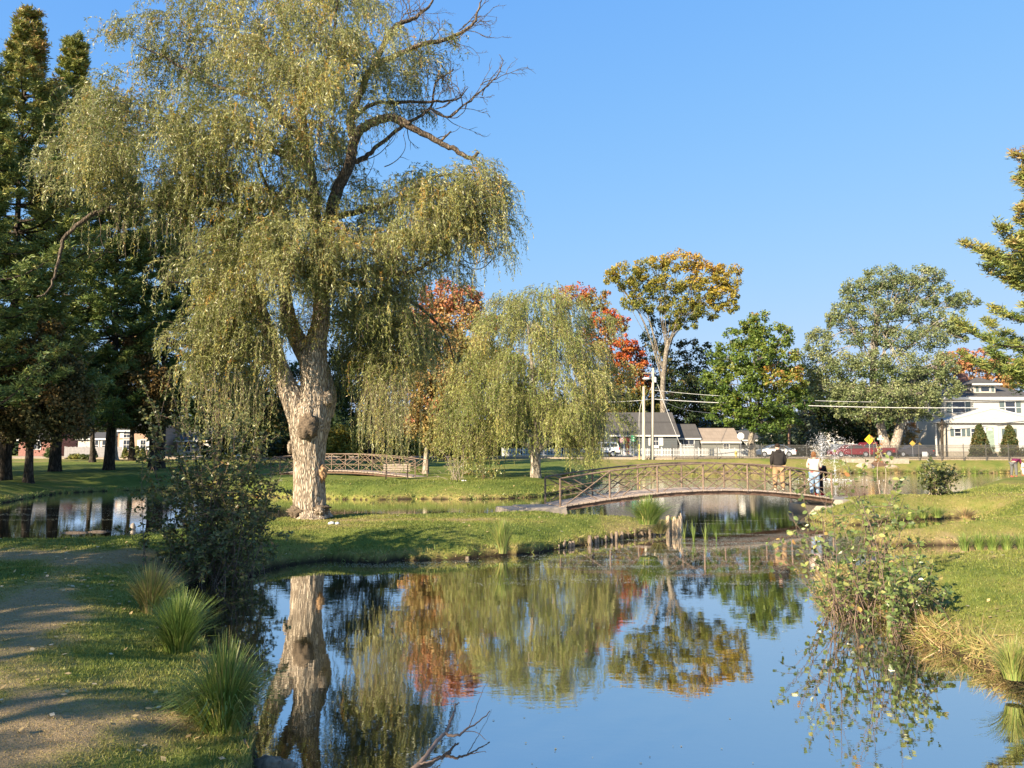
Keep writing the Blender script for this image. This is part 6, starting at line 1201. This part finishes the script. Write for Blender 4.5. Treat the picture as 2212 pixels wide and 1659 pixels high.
def person(label, loc, rz, J, scale, top, bottom, shoe, hair, hair_len=0, belly=1.0, sleeve=1.0, hood=None, hip_w=1.0, asym=None, skirt=0, name='person', fat=1.0):
    j = dict(STAND); j.update(J); root = thing(name, label, 'person', loc); ca, sa = math.cos(rz), math.sin(rz)
    def T(v): v = np.asarray(v, float)*scale; return np.stack((loc[0]+v[:,0]*ca-v[:,1]*sa, loc[1]+v[:,0]*sa+v[:,1]*ca, loc[2]+v[:,2]), 1)
    def side(k, s): 
        v = np.array((asym or {}).get((k, s), j[k]), float); 
        if (k, s) not in (asym or {}): v = v*(s, 1, 1)
        return v
    V = []; E = []; R = []
    def add(p, r, par=None):
        V.append(np.array(p, float)); R.append(r); 
        if par is not None: E.append((par, len(V)-1))
        return len(V)-1
    p = add(j['pelvis'], (.115, .09)); w = add(j['waist'], (.11, .085), p); c = add(j['chest'], (.125, .09), w); nk = add(j['neck'], .052, c); ch = add(j['chin'], (.062,.066), nk); hd = add(j['head'], (.077,.09), ch); cr = add(j['crown'], (.055,.065), hd)
    up = nrm(np.array(j['crown'], float)-np.array(j['chin'], float)); fw = nrm(np.array((0, 1., 0))-up*up[1]); rt = np.cross(fw, up)
    add(np.array(j['head'])-up*.03+fw*.105, .011, hd)                      # nose
    for s in (-1, 1):
        e = add(np.array(j['head'])-up*.02+rt*s*.085, .014, hd)           # ear
    for s in (-1, 1):
        sh = add(side('sh', s), .055, c); el = add(side('el', s), .042, sh); wr = add(side('wr', s), .026, el)
        f = nrm(side('wr', s)-side('el', s)); pal = add(side('wr', s)+f*.05, (.036, .018), wr); pe = add(side('wr', s)+f*.085, (.038,.016), pal)
        lat = nrm(np.cross(f, (0, 1., .01))); lat = nrm(lat); bend = nrm(np.cross(lat, f))
        for k, (o, L) in enumerate(((-.027,.062),(-.009,.072),(.009,.068),(.026,.052))):
            a = add(V[pe]+lat*o*1.0+f*L*.5+bend*.006, .0085, pe); add(V[a]+f*L*.4+bend*.022, .007, a)
        a = add(V[pal]-lat*.035+f*.02+bend*.012, .010, pal); add(V[a]+f*.035+bend*.015-lat*.006, .008, a)
        h = add(side('hip', s), .075, p); k_ = add(side('kn', s), .052, h); a_ = add(side('an', s), .036, k_); add(side('toe', s), .03, a_)
    body = add_skin('body', M['skin'], root, T, V, E, R, 1)
    # eyes and mouth
    for s in (-1, 1): m = MB(); m.ell(np.array(j['head'])+fw*.088+rt*s*.032, (.012,.008,.008), 0, 8, 6); m.xf(T).build('eye', M['glass'], body)
    m = MB(); m.ell(np.array(j['head'])-up*.075+fw*.082, (.022,.006,.006), 0, 8, 6); m.xf(T).build('mouth', plain('lips', (.4,.15,.12), .5), body)
    # shirt / jacket
    f_ = fat; V = []; E = []; R = []
    p = add(np.array(j['pelvis'])+nrm(np.array(j['pelvis'])-np.array(j['waist']))*skirt, (.165*f_*hip_w, .125*f_*belly)); p2 = add(np.array(j['waist']), (.165*f_, .13*f_*belly), p); c = add(j['chest'], (.185*f_, .135*f_), p2); n2 = add(np.array(j['chest'])*.25+np.array(j['neck'])*.75, (.085,.08), c)
    for s in (-1, 1):
        sh = add(side('sh', s), .078*f_, c); el = add(side('el', s), .062*f_, sh); add(side('el', s)+(side('wr', s)-side('el', s))*sleeve*.92, .042, el)
    jk = add_skin('jacket' if hood else 'shirt', top, root, T, V, E, R, 2)
    if hood: m = MB(); b = np.array(j['neck'])*.75+np.array(j['chest'])*.25; m.ell(b-fw*.085+up*.0, (.12,.06,.085), 0, 14, 10, .08); m.ell(b-fw*.03+up*.05, (.095,.085,.045), 0, 14, 8, .05); m.xf(T).build('hood', hood, jk)
    V = []; E = []; R = []
    p = add(j['pelvis'], (.14*hip_w*f_, .12*f_))
    for s in (-1, 1): h = add(side('hip', s)+np.array((0,0,-.04)), .098*f_*hip_w, p); k_ = add(side('kn', s), .078*f_, h); add(side('an', s)+np.array((0,0,.01)), .064, k_)
    add_skin('trousers', bottom, root, T, V, E, R, 2)
    for s in (-1, 1):
        m = MB(); a = side('an', s); b = side('toe', s); mid = (a*.45+b*.55)*(1, 1, 0)+np.array((0, 0, a[2]-.045)); yaw = math.atan2(b[1]-a[1], b[0]-a[0])
        m.ell(mid, (.135,.05,.045), 0, 12, 8, 0, yaw); m.ell((a[0], a[1], a[2]-.02), (.05,.045,.06), 0, 10, 8); m.xf(T).build('shoe', shoe, root)
    m = MB(); hc = np.array(j['head'])
    m.ell(hc-fw*.012+up*.035, (.092,.10,.088), 0, 16, 10, .03)
    if hair_len: 
        for i in range(26): o = rt*rng.normal(0, .05)-fw*rng.uniform(.03, .09); m.tube(smooth_path([hc+o*.7+up*.05, hc+o-up*.03, hc+o*1.05-up*hair_len*rng.uniform(.7, 1.1)], 4), np.linspace(.022, .010, 9), 6)
    m.xf(T).build('hair', hair, body)
    return root
fab = lambda n, c, v=.15, s=9: plain(n, c, .9, var=v, scale=s, bmp=.01, spec=.15)
pm = bpt(.845, .55); person('man in black hooded jacket and tan trousers standing on the footbridge, seen from behind', pm, math.radians(-6), dict(kn=(.13,.0,.49), an=(.145,-.04,.09), toe=(.18,.08,.035), hip=(.10,0,.90), head=(0,.08,1.62), crown=(0,.09,1.69), chin=(0,.05,1.53), wr=(.22,.14,.92)), 1.03,
    fab('black_hoodie', (.028,.024,.022)), fab('tan_trousers', (.34,.22,.115), .1), fab('brown_boots', (.45,.36,.26)), fab('dark_brown_hair', (.035,.022,.015)), hood=fab('black_hood', (.026,.022,.020)), fat=1.30, belly=1.1, skirt=.06)
def floral():
    m, n, l, p, o = newmat('floral_cream_cloth'); t = n.new('ShaderNodeTexCoord'); v = n.new('ShaderNodeTexVoronoi'); v.inputs['Scale'].default_value = 5.5; l.new(t.outputs['Object'], v.inputs['Vector'])
    nz = noise(n, l, 40, 3); h = math_(n, l, 'ADD', v.outputs['Distance'], math_(n, l, 'MULTIPLY', math_(n, l, 'SUBTRACT', nz, .5), .45)); r = ramp(n, [(.0,(.36,.08,.07)),(.30,(.42,.12,.10)),(.38,(.52,.43,.33)),(1,(.55,.46,.36))]); l.new(h, r.inputs[0]); l.new(r.outputs[0], p.inputs['Base Color']); p.inputs['Roughness'].default_value = .9; return m
pw = bpt(1.0, .62); person('woman in cream blouse with red flowers and jeans at the right end of the footbridge', pw, math.radians(-25), dict(head=(0,.07,1.62), crown=(.0,.08,1.69), wr=(.16,.24,1.06), el=(.24,.06,1.14)), .985, floral(), fab('blue_jeans', (.22,.30,.40)), fab('rust_shoes', (.35,.15,.08)), fab('auburn_hair', (.17,.08,.035), .5, 30), hair_len=.13, fat=1.2, hip_w=1.1, skirt=.14, belly=1.15)
pd = bpt(1.0, .85)+np.array((.45,.13,0)); person('person in black top bending over beside the woman in the floral blouse', pd, math.radians(-35), dict(pelvis=(0,-.12,.92), waist=(0,0,1.04), chest=(0,.22,1.14), neck=(0,.38,1.12), chin=(0,.45,1.07), head=(0,.53,1.04), crown=(0,.59,1.02), sh=(.17,.26,1.12), el=(.20,.36,.84), wr=(.16,.50,.66), hip=(.09,-.12,.88), kn=(.10,-.06,.47)), .98, fab('black_top', (.012,.010,.013)), fab('black_leggings', (.015,.012,.014)), fab('dark_red_shoes', (.25,.02,.03)), fab('black_hair', (.015,.012,.01)), fat=1.1, hair_len=.12)
pc = at(2192, 1033, 46); pc[2] = ground(pc[0], 46); person('person in plum sweater and grey trousers bending down on the right lawn', pc, math.radians(-62), dict(pelvis=(0,-.05,.93), waist=(.02,.08,1.03), chest=(.06,.30,1.08), neck=(.08,.43,1.0), chin=(.09,.48,.95), head=(.10,.55,.90), crown=(.10,.60,.86), sh=(.17,.32,1.04), el=(.24,.44,.78), wr=(.22,.56,.58), hip=(.10,-.05,.88), kn=(.12,-.02,.48), an=(.15,-.06,.09)), 1.0, fab('plum_sweater', (.13,.02,.06)), fab('grey_trousers', (.13,.13,.125)), fab('red_shoes', (.42,.12,.08)), fab('brown_hair', (.06,.03,.02)), fat=1.1, hip_w=1.12)
pt_ = at(2211, 1033, 45.8); pt_[2] = ground(pt_[0], 45.8); person('toddler dressed in white held by the bending person at the right edge', pt_, math.radians(60), dict(head=(0,.06,1.60), hip=(.1,0,.85)), .50, fab('white_jacket', (.72,.68,.62)), fab('cream_trousers', (.66,.60,.52)), fab('small_red_shoes', (.4,.1,.07)), fab('child_hair', (.05,.025,.015)), fat=1.35, hip_w=1.15)

# ------------------------------------------------------------------ trees behind the camera whose shade falls on the left bank, and added shade casters
def shade(nm, lab, x, y, H, R, z0=4.0, n=70, seed=0, per=40):
    b = np.array((x, y, .5)); root = thing(nm, lab, 'tree', b); tb = MB(); cb = MB(); T = smooth_path([b-(0,0,.2), b+(.2,.1,H*.3), b+(-.1,0,H*.6), b+(0,0,H*.85)], 6); tb.tube(T, np.linspace(.32, .08, len(T)), 12)
    c = b+np.array((0, 0, (H+z0)/2)); d = rdir(n); C = c+d*rng.uniform(.2, 1, n)[:, None]**.5*(R, R, (H-z0)/2); 
    for q in range(0, n, 5): s_ = T[rng.integers(8, len(T))]; tb.tube(smooth_path([s_, (s_+C[q])/2+(0,0,.2), C[q]], 3), np.linspace(.08, .02, 7), 5, cap=False)
    foliage(cb, C, np.full(n, R*.24), per, .13, .7, .8, rng.random(n)*.5); tb.build('trunk', M['bark_grey'], root); cb.build('crown', M['green_leaf'], root)
SHADE = [('oak_tree','leafy oak on the near left bank beside the viewer',-13.5,-4.5,9.0,3.6,4.0,40),('oak_tree','leafy oak on the near bank behind the viewer',-8.5,-6.5,6.2,2.8),('oak_tree','leafy oak farther left along the near bank',-19,-2.5,11.5,4.2),('oak_tree','leafy oak by the left pond outside the view',-22,3.5,9.5,3.8),('oak_tree','tall leafy oak far left outside the view',-34,14,14,5.0),('oak_tree','leafy oak at the left pond corner outside the view',-28.5,6,12.5,4.6)]
SHADE += [('oak_tree','low leafy oak added outside the view to shade the leafy shrub',-14.5,4.2,8.0,3.0,2.8,110),('shade_tree','tall dark tree added unseen at the far left to shade the lawn',-40,26,20,6.5,2.5,330),('shade_tree','tall dark tree added beyond the left frame edge as a shade caster',-48,34,22,7.0,2.5,360),('shade_tree','broad unseen tree added beyond the left pond for its shade',-42,39,19,5.5,2.5,260),('shade_tree','dark unseen tree added farthest left to shade the lawn',-54,44,20,6.5,2.5,260)]  # unseen trees added to throw shade on the leafy shrub and far left lawn
for a in SHADE: shade(*a)
